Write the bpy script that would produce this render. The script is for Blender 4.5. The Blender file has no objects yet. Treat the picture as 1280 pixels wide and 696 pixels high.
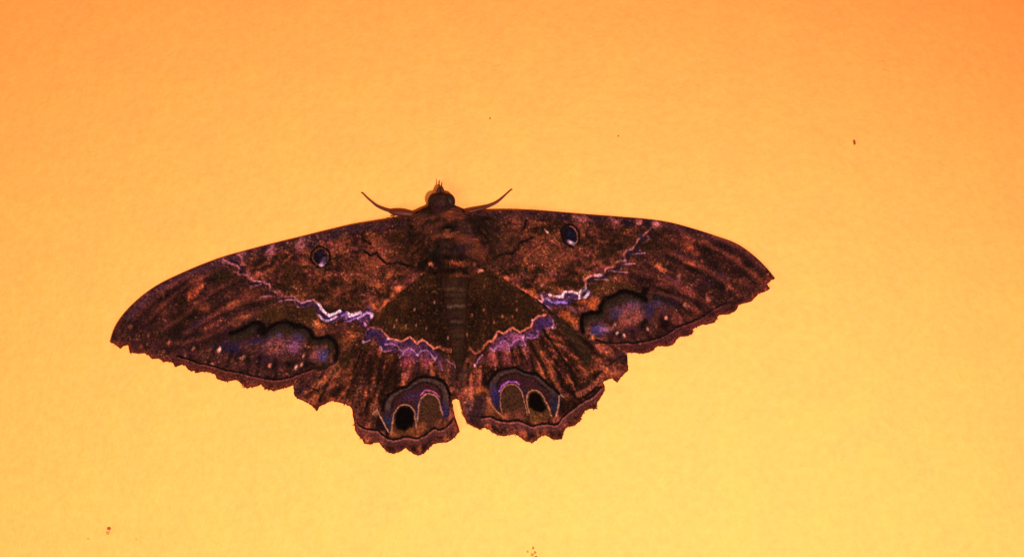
import bpy, math, random
import numpy as np
from mathutils import Vector

# ------------------------------------------------------------------ camera, world, lamps, exposure
SC = bpy.context.scene
S = 0.00018            # metres per photograph pixel on the wall (wing span about 15 cm)
CX, CY, ZC = 640.0, 348.0, 1.60
D = 0.42
cam_d = bpy.data.cameras.new("camera"); cam = bpy.data.objects.new("camera", cam_d)
SC.collection.objects.link(cam); SC.camera = cam
cam.location = (0, -D, ZC); cam.rotation_euler = (math.radians(90), 0, 0)
cam_d.sensor_width = 36.0; cam_d.lens = 36.0 * D / (1280 * S)
cam_d.clip_start = 0.01; cam_d.clip_end = 20.0

world = bpy.data.worlds.new("World"); SC.world = world; world.use_nodes = True
bg = world.node_tree.nodes["Background"]
bg.inputs[0].default_value = (1.0, 0.40, 0.16, 1); bg.inputs[1].default_value = 0.46

def area(name, loc, target, sx, sy, power, col):
    l = bpy.data.lights.new(name, 'AREA'); l.shape = 'RECTANGLE'; l.size = sx; l.size_y = sy
    l.energy = power; l.color = col
    o = bpy.data.objects.new(name, l); SC.collection.objects.link(o); o.location = loc
    o.rotation_euler = (Vector(target) - Vector(loc)).to_track_quat('-Z', 'Y').to_euler()
    return o
def spot(name, loc, target, power, col, cone, blend, radius):
    l = bpy.data.lights.new(name, 'SPOT'); l.energy = power; l.color = col
    l.spot_size = math.radians(cone); l.spot_blend = blend; l.shadow_soft_size = radius
    o = bpy.data.objects.new(name, l); SC.collection.objects.link(o); o.location = loc
    o.rotation_euler = (Vector(target) - Vector(loc)).to_track_quat('-Z', 'Y').to_euler()
    return o
# hand lamp held beside the camera and aimed a little low, plus the soft light of the room
spot("hand_lamp", (0.10, -0.50, ZC - 0.09), (-0.008, 0, ZC - 0.165), 18.0, (1.0, 0.94, 0.88), 73, 1.0, 0.012)
area("room_lamp", (-0.25, -0.60, ZC - 0.35), (0, 0, ZC - 0.05), 0.35, 0.30, 1.9, (1.0, 0.93, 0.84))

SC.view_settings.view_transform = 'Standard'; SC.view_settings.look = 'None'
SC.view_settings.exposure = 0.0; SC.view_settings.gamma = 1.0; SC.view_settings.use_curve_mapping = False

random.seed(7); RNG = np.random.default_rng(7)

# ------------------------------------------------------------------ helpers
def W(px, py, h=0.0):
    """photograph pixel + height off the wall (m) -> world"""
    return ((px - CX) * S, -h, ZC - (py - CY) * S)
def Z(x0, y0, k, pts):
    return [(x0 + a / k, y0 + b / k) for a, b in pts]
def lin(c):
    c = np.asarray(c, float) / 255.0
    return np.where(c <= 0.04045, c / 12.92, ((c + 0.055) / 1.055) ** 2.4)

def catmull(pts, n=8):
    P = [np.array(p, float) for p in pts]; P = [2 * P[0] - P[1]] + P + [2 * P[-1] - P[-2]]
    out = []
    for i in range(1, len(P) - 2):
        for t in np.linspace(0, 1, n, endpoint=False):
            a, b, c, d = P[i - 1], P[i], P[i + 1], P[i + 2]
            out.append(tuple(0.5 * ((2 * b) + (-a + c) * t + (2 * a - 5 * b + 4 * c - d) * t * t + (-a + 3 * b - 3 * c + d) * t ** 3)))
    out.append(tuple(P[-2])); return out

def vnoise(x, y, seed=0):
    r = np.random.default_rng(seed).random((256, 256))
    xi = np.floor(x).astype(int); yi = np.floor(y).astype(int); fx = x - xi; fy = y - yi
    fx = fx * fx * (3 - 2 * fx); fy = fy * fy * (3 - 2 * fy)
    g = lambda a, b: r[a & 255, b & 255]
    return (g(xi, yi) * (1 - fx) + g(xi + 1, yi) * fx) * (1 - fy) + (g(xi, yi + 1) * (1 - fx) + g(xi + 1, yi + 1) * fx) * fy
def fbm(x, y, sc, oc=4, seed=0, gain=0.55):
    s = 0; a = 1; t = 0
    for i in range(oc):
        s = s + a * vnoise(x / sc * 2 ** i + 17.3 * i, y / sc * 2 ** i + 5.1 * i, seed + i); t += a; a *= gain
    return s / t
def sstep(a, b, x):
    t = np.clip((x - a) / (b - a), 0, 1); return t * t * (3 - 2 * t)

def speck(x, y, cell, rad, dens, seed):
    """scattered soft dots; returns (strength, random value)"""
    rg = np.random.default_rng(seed); A = rg.random((4, 256, 256))
    ci = np.floor(x / cell).astype(int); cj = np.floor(y / cell).astype(int)
    best = np.zeros_like(x); val = np.zeros_like(x)
    for di in (-1, 0, 1):
        for dj in (-1, 0, 1):
            a = (ci + di) & 255; b = (cj + dj) & 255
            qx = (ci + di + A[0, a, b]) * cell; qy = (cj + dj + A[1, a, b]) * cell
            on = (A[2, a, b] < dens); r = rad * (0.6 + 0.8 * A[3, a, b])
            s = np.where(on, np.exp(-((x - qx) ** 2 + (y - qy) ** 2) / (r * r)), 0)
            m = s > best; best = np.where(m, s, best); val = np.where(m, (A[2, a, b] / max(dens, 1e-6)), val)
    return best, val

class Paint:
    """pigment laid on a cloud of points given in wing coordinates"""
    def __init__(s, x, y, base):
        s.x = x; s.y = y; s.c = np.empty((len(x), 3)); s.c[:] = base
        s.wx = x + .8 * (fbm(x, y, 4, 2, 91) - .5) * 2; s.wy = y + .8 * (fbm(x, y, 4, 2, 95) - .5) * 2
        s.bx = x + 4.5 * (fbm(x, y, 7, 3, 191) - .5) * 2; s.by = y + 4.5 * (fbm(x, y, 7, 3, 195) - .5) * 2
    def mosaic(s, cx, cy, rx, ry, cols, a=.7, seed=5):
        idx = np.nonzero((abs(s.x - cx) < rx * 1.5) & (abs(s.y - cy) < ry * 1.5))[0]
        if not len(idx): return
        x = s.bx[idx]; y = s.by[idx]; m = a * sstep(1.25, .6, np.hypot((x - cx) / rx, (y - cy) / ry))
        for k, c in enumerate(cols):
            g, v = speck(s.x[idx], s.y[idx], 3.1, .95, .5, seed + 7 * k); s.mix((g * m * (.4 + .6 * v)).clip(0, 1), c, idx)
    def mix(s, m, col, idx=None):
        col = np.asarray(col, float)
        if idx is None: s.c += (col - s.c) * m[:, None]
        else: s.c[idx] += (col - s.c[idx]) * m[:, None]
    def dist(s, pts, reach, close=False):
        P = list(pts) + ([pts[0]] if close else [])
        P = np.array(P, float)
        lo = P.min(0) - reach; hi = P.max(0) + reach
        idx = np.nonzero((s.wx > lo[0]) & (s.wx < hi[0]) & (s.wy > lo[1]) & (s.wy < hi[1]))[0]
        x = s.wx[idx]; y = s.wy[idx]; d = np.full(len(idx), 1e9)
        for a, b in zip(P[:-1], P[1:]):
            v = b - a; L = max(v @ v, 1e-9)
            t = np.clip(((x - a[0]) * v[0] + (y - a[1]) * v[1]) / L, 0, 1)
            d = np.minimum(d, np.hypot(x - a[0] - t * v[0], y - a[1] - t * v[1]))
        return idx, x, y, d
    def line(s, pts, w, col, a=1.0, soft=0.9, rough=0.25):
        idx, x, y, d = s.dist(pts, w + soft + 1)
        if not len(idx): return
        n = fbm(x, y, 3.2, 2, 31)
        m = a * (1 - sstep(w * .5 - soft * .5, w * .5 + soft, d)) * (1 - rough + rough * 2 * n).clip(0, 1.2)
        s.mix(m.clip(0, 1), col, idx)
    def poly(s, pts, col, a=1.0, soft=2.0, rough=0.0, side=None, depth=None):
        idx, x, y, d = s.dist(pts, soft + 1, True)
        if not len(idx): return
        P = np.array(list(pts) + [pts[0]], float); ins = np.zeros(len(idx), bool)
        for p, q in zip(P[:-1], P[1:]):
            if p[1] == q[1]: continue
            c = ((p[1] > y) != (q[1] > y)) & (x < (q[0] - p[0]) * (y - p[1]) / (q[1] - p[1]) + p[0]); ins ^= c
        sd = np.where(ins, d, -d)
        m = a * sstep(-soft, soft, sd)
        if rough: m = m * (1 - rough + rough * sstep(.35, .65, fbm(x, y, 4, 3, 57)))
        s.mix(m.clip(0, 1), col, idx)
    def blob(s, cx, cy, rx, ry, ang, col, a=1.0, rough=0.4):
        R = 2.2 * max(rx, ry)
        idx = np.nonzero((abs(s.x - cx) < R) & (abs(s.y - cy) < R))[0]
        if not len(idx): return
        t = min(1.0, min(rx, ry) / 5.0)
        x = s.x[idx] * (1 - t) + s.bx[idx] * t; y = s.y[idx] * (1 - t) + s.by[idx] * t; c, q = math.cos(math.radians(ang)), math.sin(math.radians(ang))
        u = (x - cx) * c + (y - cy) * q; v = -(x - cx) * q + (y - cy) * c
        m = a * np.exp(-((u / rx) ** 2 + (v / ry) ** 2) ** 1.35 * .9)
        m = m * (1 - rough + rough * 2.1 * sstep(.25, .7, fbm(x, y, 4.5, 3, 77)))
        s.mix(m.clip(0, 1), col, idx)

def link(o, parent=None):
    SC.collection.objects.link(o)
    if parent: o.parent = parent
    return o
def mesh_np(name, verts, quads, mat, parent=None, col=None, tris=None, smooth=True):
    me = bpy.data.meshes.new(name)
    faces = quads.tolist() if hasattr(quads, 'tolist') else list(quads)
    if tris is not None: faces = faces + tris.tolist()
    nv = len(verts); me.vertices.add(nv); me.vertices.foreach_set("co", np.asarray(verts, np.float32).ravel())
    sizes = np.array([len(f) for f in faces]); flat = np.fromiter((i for f in faces for i in f), np.int32)
    me.loops.add(len(flat)); me.loops.foreach_set("vertex_index", flat)
    me.polygons.add(len(faces)); st = np.concatenate([[0], np.cumsum(sizes)[:-1]]).astype(np.int32)
    me.polygons.foreach_set("loop_start", st)
    me.update(calc_edges=True); me.validate()
    me.polygons.foreach_set("use_smooth", np.full(len(me.polygons), smooth))
    if col is not None:
        a = me.color_attributes.new("pigment", 'FLOAT_COLOR', 'POINT')
        a.data.foreach_set("color", np.hstack([col, np.ones((nv, 1))]).astype(np.float32).ravel())
    me.materials.append(mat)
    return link(bpy.data.objects.new(name, me), parent)

# ------------------------------------------------------------------ materials
def new_mat(name):
    m = bpy.data.materials.new(name); m.use_nodes = True
    nt = m.node_tree; return m, nt, nt.nodes["Principled BSDF"]
def N(nt, t, **kw):
    n = nt.nodes.new(t)
    for k, v in kw.items(): setattr(n, k, v)
    return n
def noise(nt, co, sc, detail=3, rough=.55):
    n = N(nt, 'ShaderNodeTexNoise'); n.inputs['Scale'].default_value = sc
    n.inputs['Detail'].default_value = detail; n.inputs['Roughness'].default_value = rough
    nt.links.new(co, n.inputs['Vector']); return n
def ramp(nt, src, stops):
    r = N(nt, 'ShaderNodeValToRGB'); e = r.color_ramp.elements
    while len(e) < len(stops): e.new(0.5)
    for el, (p, c) in zip(e, stops): el.position = p; el.color = (*c, 1)
    nt.links.new(src, r.inputs[0]); return r
def mixc(nt, mode, fac, a, b):
    m = N(nt, 'ShaderNodeMix', data_type='RGBA', blend_type=mode)
    for s, v in ((0, fac), (6, a), (7, b)):
        if hasattr(v, 'links') or hasattr(v, 'is_linked'): nt.links.new(v, m.inputs[s])
        else: m.inputs[s].default_value = v
    return m.outputs[2]

def wall_material():
    m, nt, b = new_mat("orange_wall_paint")
    co = N(nt, 'ShaderNodeNewGeometry').outputs['Position']
    base = (0.95, 0.355, 0.073, 1)
    n1 = noise(nt, co, 520, 4, .7); n2 = noise(nt, co, 110, 3, .55); n3 = noise(nt, co, 1500, 2, .5)
    c1 = ramp(nt, n1.outputs[0], [(.30, (.96, .89, .76)), (.70, (1.0, 1.02, 1.05))])
    c2 = ramp(nt, n2.outputs[0], [(.32, (.98, .95, .99)), (.68, (1.0, 1.01, .95))])
    x = mixc(nt, 'MULTIPLY', 1.0, base, c1.outputs[0]); x = mixc(nt, 'MULTIPLY', 1.0, x, c2.outputs[0])
    # faint brownish smear on the paint beside the right hindwing
    sub = N(nt, 'ShaderNodeVectorMath', operation='SUBTRACT'); nt.links.new(co, sub.inputs[0])
    sub.inputs[1].default_value = W(775, 487)
    mul = N(nt, 'ShaderNodeVectorMath', operation='MULTIPLY'); nt.links.new(sub.outputs[0], mul.inputs[0])
    mul.inputs[1].default_value = (1 / .0032, 0, 1 / .0008)
    ln = N(nt, 'ShaderNodeVectorMath', operation='LENGTH'); nt.links.new(mul.outputs[0], ln.inputs[0])
    sm = ramp(nt, ln.outputs['Value'], [(0.0, (.16, .16, .16)), (1.0, (0, 0, 0))])
    x = mixc(nt, 'MIX', sm.outputs[0], x, (0.60, 0.20, 0.05, 1))
    nt.links.new(x, b.inputs['Base Color'])
    b.inputs['Roughness'].default_value = .62; b.inputs['Specular IOR Level'].default_value = .25
    bp = N(nt, 'ShaderNodeBump'); bp.inputs['Strength'].default_value = .5; bp.inputs['Distance'].default_value = .0005
    nt.links.new(n1.outputs[0], bp.inputs['Height'])
    bp2 = N(nt, 'ShaderNodeBump'); bp2.inputs['Strength'].default_value = .35; bp2.inputs['Distance'].default_value = .0012
    nt.links.new(n2.outputs[0], bp2.inputs['Height']); nt.links.new(bp.outputs[0], bp2.inputs['Normal'])
    nt.links.new(bp2.outputs[0], b.inputs['Normal'])
    return m
def scale_material(name, rough=.6, spec=.25, fine=2600, bump=.5, amp=.5):
    """pigment attribute broken up by scale-sized grain"""
    m, nt, b = new_mat(name)
    co = N(nt, 'ShaderNodeNewGeometry').outputs['Position']
    at = N(nt, 'ShaderNodeAttribute', attribute_name="pigment")
    n1 = noise(nt, co, fine, 2, .7)
    g = ramp(nt, n1.outputs[0], [(.30, (1 - amp,) * 3), (.5, (1, 1, 1)), (.72, (1 + amp * 1.6, 1 + amp * 1.5, 1 + amp * 1.4))])
    x = mixc(nt, 'MULTIPLY', 1.0, at.outputs['Color'], g.outputs[0])
    nt.links.new(x, b.inputs['Base Color'])
    b.inputs['Roughness'].default_value = rough; b.inputs['Specular IOR Level'].default_value = spec
    bp = N(nt, 'ShaderNodeBump'); bp.inputs['Strength'].default_value = bump; bp.inputs['Distance'].default_value = .00012
    nt.links.new(n1.outputs[0], bp.inputs['Height']); nt.links.new(bp.outputs[0], b.inputs['Normal'])
    return m
def plain(name, col, rough=.6, spec=.3, var=.3, sc=1500):
    m, nt, b = new_mat(name)
    co = N(nt, 'ShaderNodeNewGeometry').outputs['Position']
    n1 = noise(nt, co, sc, 3, .6)
    c = lin(col) / ILL
    g = ramp(nt, n1.outputs[0], [(.3, tuple(c * (1 - var))), (.7, tuple(c * (1 + var)))])
    nt.links.new(g.outputs[0], b.inputs['Base Color'])
    b.inputs['Roughness'].default_value = rough; b.inputs['Specular IOR Level'].default_value = spec
    bp = N(nt, 'ShaderNodeBump'); bp.inputs['Strength'].default_value = .4; bp.inputs['Distance'].default_value = .0001
    nt.links.new(n1.outputs[0], bp.inputs['Height']); nt.links.new(bp.outputs[0], b.inputs['Normal'])
    return m
ILL = 1.80   # how bright a white patch on the wall comes out under the lamps: display colour / ILL = albedo
M_WALL = wall_material()
M_WING = scale_material("wing_scales", rough=.9, spec=.015, amp=.60)
M_FUR = scale_material("body_scales", rough=.85, spec=.05, amp=.35)
M_EYE = plain("compound_eye_brown", (46, 20, 16), rough=.55, spec=.15, var=.2, sc=5000)
M_LEG = plain("leg_scales_brown", (98, 31, 15), rough=.6)
M_PALP = plain("palp_scales_brown", (80, 34, 28), rough=.6)
M_DIRT = plain("reddish_brown_dirt", (186, 92, 30), rough=.8)
M_DIRT_PALE = plain("ochre_grit", (190, 140, 55), rough=.8)
M_PAINT_BUMP = None

# ------------------------------------------------------------------ the wall
bx = []
X0, X1, Z0, Z1 = -1.3, 1.3, 0.75, 2.45
nx, nz = 27, 18
gx = np.linspace(X0, X1, nx); gz = np.linspace(Z0, Z1, nz)
front = [(x, 0.0, z) for z in gz for x in gx]; back = [(x, 0.12, z) for z in (Z0, Z1) for x in (X0, X1)]
F = [(j * nx + i, j * nx + i + 1, (j + 1) * nx + i + 1, (j + 1) * nx + i) for j in range(nz - 1) for i in range(nx - 1)]
n0 = nx * nz; b00, b10, b01, b11 = n0, n0 + 1, n0 + 2, n0 + 3
F.append((b00, b01, b11, b10))
F.append(tuple(list(range(nx - 1, -1, -1)) + [b00, b10])); F.append(tuple([(nz - 1) * nx + i for i in range(nx)] + [b11, b01]))
F.append(tuple([j * nx for j in range(nz)] + [b01, b00])); F.append(tuple([j * nx + nx - 1 for j in range(nz - 1, -1, -1)] + [b10, b11]))
wall = mesh_np("wall", np.array(front + back), F, M_WALL, smooth=False); wall["kind"] = "structure"
wall["label"] = "smooth wall painted bright orange behind the moth"

# ------------------------------------------------------------------ traced outlines (photograph pixels)
costaL = catmull([(508, 272), (485, 275), (470, 277), (440, 281.5), (406, 289), (376, 296.5), (343, 304.5), (310, 313), (278, 322), (246, 334), (212, 349), (190.4, 361), (170, 377), (154, 394), (144, 410), (138.5, 426.5)], 6)
margL = [(139, 427.8), (145, 429.5), (151, 435), (154, 431.5), (160, 430), (162, 432.5), (163.8, 440.6), (173, 441.5), (181, 441), (187, 443.6), (190.4, 448), (196.4, 447.6), (201.4, 448.6), (205.5, 451.6), (212.5, 451), (217.5, 453.7), (219, 457.7), (226.6, 454.7), (232.6, 456.7), (235.6, 461.7), (240, 463.6), (243.4, 462.8), (245, 466.2), (252, 464.5), (259, 464), (267.6, 466.2), (271, 468.8), (271.9, 473), (279.7, 475.7), (286.5, 476.2), (293.4, 474.5), (297.8, 474.8), (303, 479), (308, 483.8), (315.9, 483.4), (322.8, 481.7), (326, 478.6), (329.7, 482.6), (334.8, 486), (341.7, 487.8), (348.6, 486.6), (354.7, 484.2), (360, 483.4), (367, 481)]
hindL = catmull([(367, 481), (371, 474), (385, 470), (402, 463), (420, 453), (438, 436), (455, 417), (471, 392), (500, 366), (520, 350), (534, 339)], 5)
FW_L = costaL + margL + hindL + [(556, 330), (560, 290), (530, 268)]
costaR = catmull([(590, 266.5), (600, 264.9), (631.6, 263.3), (655, 263.4), (679, 264.3), (726.6, 268), (774, 271.5), (808.7, 274.3), (837.5, 278.4), (866, 286), (895, 295.3), (916.7, 303), (931.6, 311.5), (944.7, 321.8), (957.8, 334.8), (968, 347)], 6)
margR = [(968, 348.8), (963.4, 349.8), (960, 353), (957.8, 355.4), (961.5, 360.6), (956, 364.3), (948.4, 366.6), (942.8, 372.2), (939, 376.3), (931.6, 378.7), (922.3, 381), (921.4, 384.3), (918.6, 389), (909, 392.7), (898, 393.7), (895.8, 397.4), (892.4, 403), (881.2, 405.8), (877.8, 405.3), (870.6, 408.2), (865.5, 411), (865.5, 416), (859, 419.7), (850.5, 420.4), (846, 423.3), (841.8, 429.7), (834.7, 432.6), (827.5, 432.2), (820.3, 432.6), (816, 437.6), (808.8, 440.8), (798.7, 441.2), (793, 440.5), (785.8, 440.2), (781.5, 438.6)]
hindR = catmull([(781.5, 438.6), (775, 433), (760, 430), (742, 428), (724, 419), (701, 398), (674, 376), (650, 361), (628, 347), (612, 337)], 5)
FW_R = costaR + margR + hindR + [(570, 330), (566, 290), (575, 268)]
HW_L = [(560, 330), (568, 360), (570, 480), (576, 489), (572, 497.5), (566.5, 499), (565.3, 503), (565.8, 510), (567.9, 520.3), (572.2, 532.4), (574, 539), (566.2, 547.9), (558.4, 552.2), (550.7, 552.2), (542, 554), (536.9, 558.3), (530.9, 565.2), (524, 568.3), (517.9, 566.6), (512.8, 563.4), (507.6, 558.6), (500.7, 563.4), (493, 566.4), (486, 565.2), (479, 558.3), (474, 552.2), (467, 553), (461.9, 554.8), (455.9, 554), (453.3, 547.9), (447.2, 542.8), (444.7, 537.6), (443.8, 529), (441.7, 520.3), (441, 511.7), (438, 507.5), (430.5, 504.3), (420.5, 501.7), (413.4, 500.7), (406.4, 504.7), (398.4, 506.8), (396, 512.8), (393.3, 508.8), (387.3, 504.7), (380, 500.7), (371, 496.7), (368, 492.7), (366.5, 480), (372, 466), (395, 440), (440, 400), (500, 340)]
HW_R = [(580, 330), (572, 360), (570, 480), (569, 489), (571, 497.5), (575.5, 500), (577.2, 508.6), (579.8, 517.2), (585, 528.4), (592.8, 532.8), (600.5, 535.7), (606.6, 533.6), (611.7, 536.2), (620.3, 542.2), (629, 544.5), (637.6, 543), (643.6, 541.4), (651.4, 546.6), (657.4, 550.9), (664.3, 552.6), (670.3, 550), (675.5, 544.8), (681.6, 543), (688.4, 546.9), (695.3, 549), (702.2, 548.3), (704.5, 539.7), (708, 532.8), (718, 531.8), (725, 525.8), (727.2, 518.7), (733.3, 510.7), (742.3, 510.3), (745.3, 510.7), (746.3, 502.6), (750.4, 496.6), (755.4, 488.5), (755.4, 482.5), (753.4, 477.5), (759.4, 473.4), (766.5, 472.8), (772.5, 477.5), (775.5, 471.4), (780.5, 466.4), (785.6, 462.4), (784.6, 450.3), (783, 437), (760, 410), (710, 380), (650, 340)]

def densify(P, step, jag=0.0, seed=1, closed=True):
    rg = np.random.default_rng(seed); out = []; n = len(P)
    for i in range(n if closed else n - 1):
        a = np.array(P[i], float); b = np.array(P[(i + 1) % n], float); L = np.hypot(*(b - a)); k = max(1, int(L / step))
        nrm = np.array([-(b - a)[1], (b - a)[0]]) / max(L, 1e-6)
        for j in range(k):
            p = a + (b - a) * j / k
            out.append(p + nrm * rg.normal() * jag)
    return np.array(out)

# ------------------------------------------------------------------ pigment of the wings
OR, BR, DK, OL, PU, NV, PK, WH = (150, 68, 38), (92, 46, 28), (30, 16, 12), (46, 34, 18), (78, 44, 66), (38, 30, 74), (150, 88, 84), (232, 206, 222)

def base_coat(x, y, c0, ang_k, seed, lo=(46, 24, 16), hi=(128, 60, 36), inner=None):
    dx, dy = x - c0[0], y - c0[1]; th = np.arctan2(dy, dx); r = np.hypot(dx, dy)
    st = fbm(th * ang_k, r / 30, 1.0, 3, seed)                       # streaks that run with the veins
    if inner is not None:
        g = sstep(*inner, np.abs(x - 565)); st = st * g + (1 - g) * fbm(x / 3.2, y, 7, 3, seed + 5)
    bl = fbm(x, y, 22, 4, seed + 10); fi = fbm(x, y, 4.5, 3, seed + 20)
    if inner is None: v = .36 * st + .30 * bl + .34 * fi
    else: v = (.32 + .20 * g) * st + (.33 - .12 * g) * bl + (.35 - .08 * g) * fi
    if inner is None: t = sstep(.37, .65, v)[:, None]
    else: t = sstep(.30 + .07 * g, .72 - .07 * g, v)[:, None]
    c = np.array(lo) * (1 - t) + np.array(hi) * t
    h1 = sstep(.48, .68, fbm(x, y, 8, 3, seed + 60))[:, None] * .55; h2 = sstep(.50, .70, fbm(x, y, 9, 3, seed + 70))[:, None] * .32
    lum = c.sum(1, keepdims=True) / 210.0
    c = c * (1 - h1) + lum * np.array((104, 46, 58)) * h1; c = c * (1 - h2) + lum * np.array((96, 68, 34)) * h2
    return c, st, bl, fi
def grains(p, seed, k=1.0, col=(196, 108, 66)):
    s, v = speck(p.x, p.y, 3.2, .85, .45, seed); gate = sstep(.40, .62, fbm(p.x, p.y, 12, 3, seed + 3))
    lum = (p.c.sum(1) / 300.0).clip(.05, 1)
    p.mix((s * (.25 + .75 * v) * (.15 + .85 * gate) * lum * 1.6 * k).clip(0, .9), col)
    s, v = speck(p.x + 31, p.y + 7, 3.6, 1.1, .4, seed + 9); p.mix((s * .5 * k).clip(0, .8), (32, 18, 14))
    s, v = speck(p.x + 3, p.y + 70, 7, .8, .4, seed + 19); p.mix((s * .7 * v * gate * k * (lum > .45)).clip(0, .9), (206, 132, 96))

def veins_of(c0, pts): return [[c0, q] for q in pts]
VEL = [[(520, 300), (400, 312), (300, 330), (215, 362), (165, 402)]] + \
      [[(400, 345), (320, 372), q] for q in ((182, 425), (206, 444), (236, 455))] + \
      [[(420, 365), (350, 405), q] for q in ((268, 466), (296, 475), (327, 480))] + [[(460, 380), (395, 430), (365, 474)]]
VER = [[(600, 290), (720, 285), (820, 300), (890, 325), (945, 350)]] + \
      [[(720, 320), (810, 340), q] for q in ((938, 370), (915, 388), (885, 403))] + \
      [[(700, 350), (770, 380), q] for q in ((862, 416), (842, 428), (815, 436))] + [[(660, 360), (722, 395), (780, 432)]]
VHL = [[(545, 380), (500, 430), q] for q in ((378, 496), (400, 502), (425, 500), (447, 530), (468, 550))] + \
      [[(550, 385), (522, 440), q] for q in ((487, 560), (508, 560), (538, 560))] + [[(560, 400), (552, 460), (560, 545)]]
VHR = [[(600, 380), (650, 410), q] for q in ((782, 455), (758, 476), (742, 500), (712, 528), (690, 545))] + \
      [[(595, 385), (620, 430), q] for q in ((668, 548), (642, 540))] + [[(580, 400), (590, 460), (600, 532)]]

def paint_fw(x, y, left):
    c0 = (440, 285) if left else (690, 268)
    b, st, bl, fi = base_coat(x, y, c0, 15, 11 if left else 41, (42, 25, 17), (128, 62, 39), (190, 240))
    p = Paint(x, y, b)
    B = p.blob; L = p.line
    if left:
        # smoother brown between the body and the zigzag, darker and purpler outside it
        p.poly([(300, 318), (280, 322), (212, 349), (160, 388), (138, 430), (200, 452), (270, 470), (368, 482), (400, 450), (330, 385)], (50, 28, 28), .70, 14)
        p.poly([(500, 268), (540, 268), (560, 300), (560, 340), (500, 345), (480, 300)], (62, 36, 22), .60, 14)
        p.blob(455, 340, 30, 14, -10, (104, 54, 34), .55)
        p.poly(Z(370, 360, 6.96, [(0, 140), (160, 140), (220, 240), (140, 300), (130, 330), (0, 340)]) + [(320, 400), (330, 380)], (66, 44, 20), .8, 4, .2)   # olive brown field under the zigzag
        A = lambda pts: Z(180, 310, 5.8, pts)
        for (cx, cy, rx, ry, an, col, a) in [(390, 260, 70, 45, -55, (168, 76, 48), 1), (350, 340, 60, 28, -35, (150, 64, 40), .9), (205, 275, 38, 22, -25, (150, 62, 42), .9), (430, 425, 60, 35, 20, (150, 72, 44), .8),
                (640, 425, 75, 32, -25, (160, 80, 48), .9), (480, 530, 75, 50, -45, (130, 58, 46), .8), (700, 520, 90, 30, -30, (150, 78, 46), .85), (150, 430, 40, 80, 20, (110, 54, 34), .6), (750, 350, 60, 30, 0, (116, 52, 40), .6),
                (590, 320, 80, 40, 20, (104, 50, 36), .5), (580, 195, 110, 38, 12, OL, .95), (560, 250, 60, 30, -30, (48, 30, 18), .7), (330, 480, 120, 42, -8, (34, 22, 12), .95), (140, 340, 90, 26, -15, (30, 20, 18), .9),
                (270, 390, 60, 40, 10, (36, 22, 14), .7), (380, 560, 120, 26, -35, (44, 28, 44), .85), (520, 440, 90, 14, -35, (44, 24, 18), .8), (250, 590, 80, 50, -30, (36, 22, 16), .8), (60, 520, 40, 60, 0, (40, 22, 18), .7), (590, 610, 70, 30, -30, (60, 32, 44), .6)]:
            q = A([(cx, cy)])[0]; B(q[0], q[1], rx / 5.8, ry / 5.8, an, col, a)
        # costal strip: bluish dark with pink bars
        cs = [(508, 277), (470, 282), (440, 286), (406, 294), (376, 301), (343, 309), (310, 318), (278, 327), (246, 339), (212, 354), (185, 372), (162, 396)]
        L(cs, 8, (58, 36, 44), .6, 5, .5)
        L(cs[6:], 5, (76, 44, 58), .5, 5, .6)
        for q in [(318, 312), (347, 306), (355, 303), (297, 320), (428, 290), (404, 300)]: B(q[0] - 14, q[1] + 6, 8, 5, -15, (40, 26, 40), .8)
        for q in Z(270, 290, 5.8, [(185, 160), (410, 110), (395, 160), (640, 60), (620, 110), (60, 200)]): B(*q, 5, 7, -10, (150, 84, 90), .8)
        for q in Z(370, 265, 5.8, [(120, 190), (300, 150), (400, 110), (560, 90)]): B(*q, 8, 6, -10, (52, 34, 42), .75)
        # zigzag
        z1 = Z(270, 290, 5.8, [(60, 200), (120, 235), (170, 250), (160, 305), (230, 315), (260, 350), (340, 362), (390, 380), (395, 425), (470, 438), (480, 468), (570, 468), (610, 508), (700, 498), (745, 525), (765, 575)])
        zd = Z(270, 290, 5.8, [(100, 215), (170, 235), (205, 262), (180, 295), (245, 320), (255, 380), (320, 370), (385, 385), (365, 440), (440, 455), (455, 495), (560, 480), (605, 535), (700, 520), (740, 570), (790, 640)])
        L(zd, 3.6, (40, 24, 44), .9, 1.8); L(z1, 1.8, (176, 104, 106), .75, 1.0, .6)
        for seg in ([(245, 397), (300, 388), (330, 380)], [(330, 472), (380, 462), (425, 460)], [(432, 520), (470, 500), (520, 490), (565, 492), (600, 545), (640, 545), (690, 530)], [(690, 515), (735, 518)]):
            L(Z(270, 290, 5.8, seg), 1.4, (182, 120, 146), .75, .9, .5)
        for q in Z(270, 290, 5.8, [(140, 290), (240, 300), (300, 300), (250, 330), (200, 225), (350, 350), (470, 440), (480, 455)]): B(*q, 4, 3, 0, (160, 80, 76), .7)
        k = lambda pts: Z(370, 360, 6.96, pts)
        p.poly(k([(5, 95), (60, 120), (160, 105), (215, 150), (260, 210), (300, 235), (400, 195), (470, 220), (500, 230), (600, 195), (640, 190), (670, 240), (625, 330), (570, 330), (545, 290), (440, 300), (400, 260), (330, 300), (260, 300), (200, 240), (160, 150), (60, 165), (0, 150)]), (58, 36, 72), .9, 1.6)
        L(k([(0, 100), (40, 130), (100, 117), (160, 105), (205, 140)]), 1.6, (206, 140, 140), .8, .9, .4)
        L(k([(205, 140), (225, 180), (260, 215), (300, 238), (345, 222), (390, 200)]), 3.0, WH, 1, .7, 0)
        L(k([(450, 215), (475, 240), (520, 228), (565, 210)]), 3.4, (222, 196, 222), 1, .7, 0)
        L(k([(200, 235), (235, 268), (265, 288), (315, 270), (355, 246)]), 2.3, (200, 174, 216), 1, .7, 0)
        L(k([(240, 225), (280, 265), (340, 240), (430, 205)]), 1.6, (38, 24, 80), .9, .8)
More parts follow.
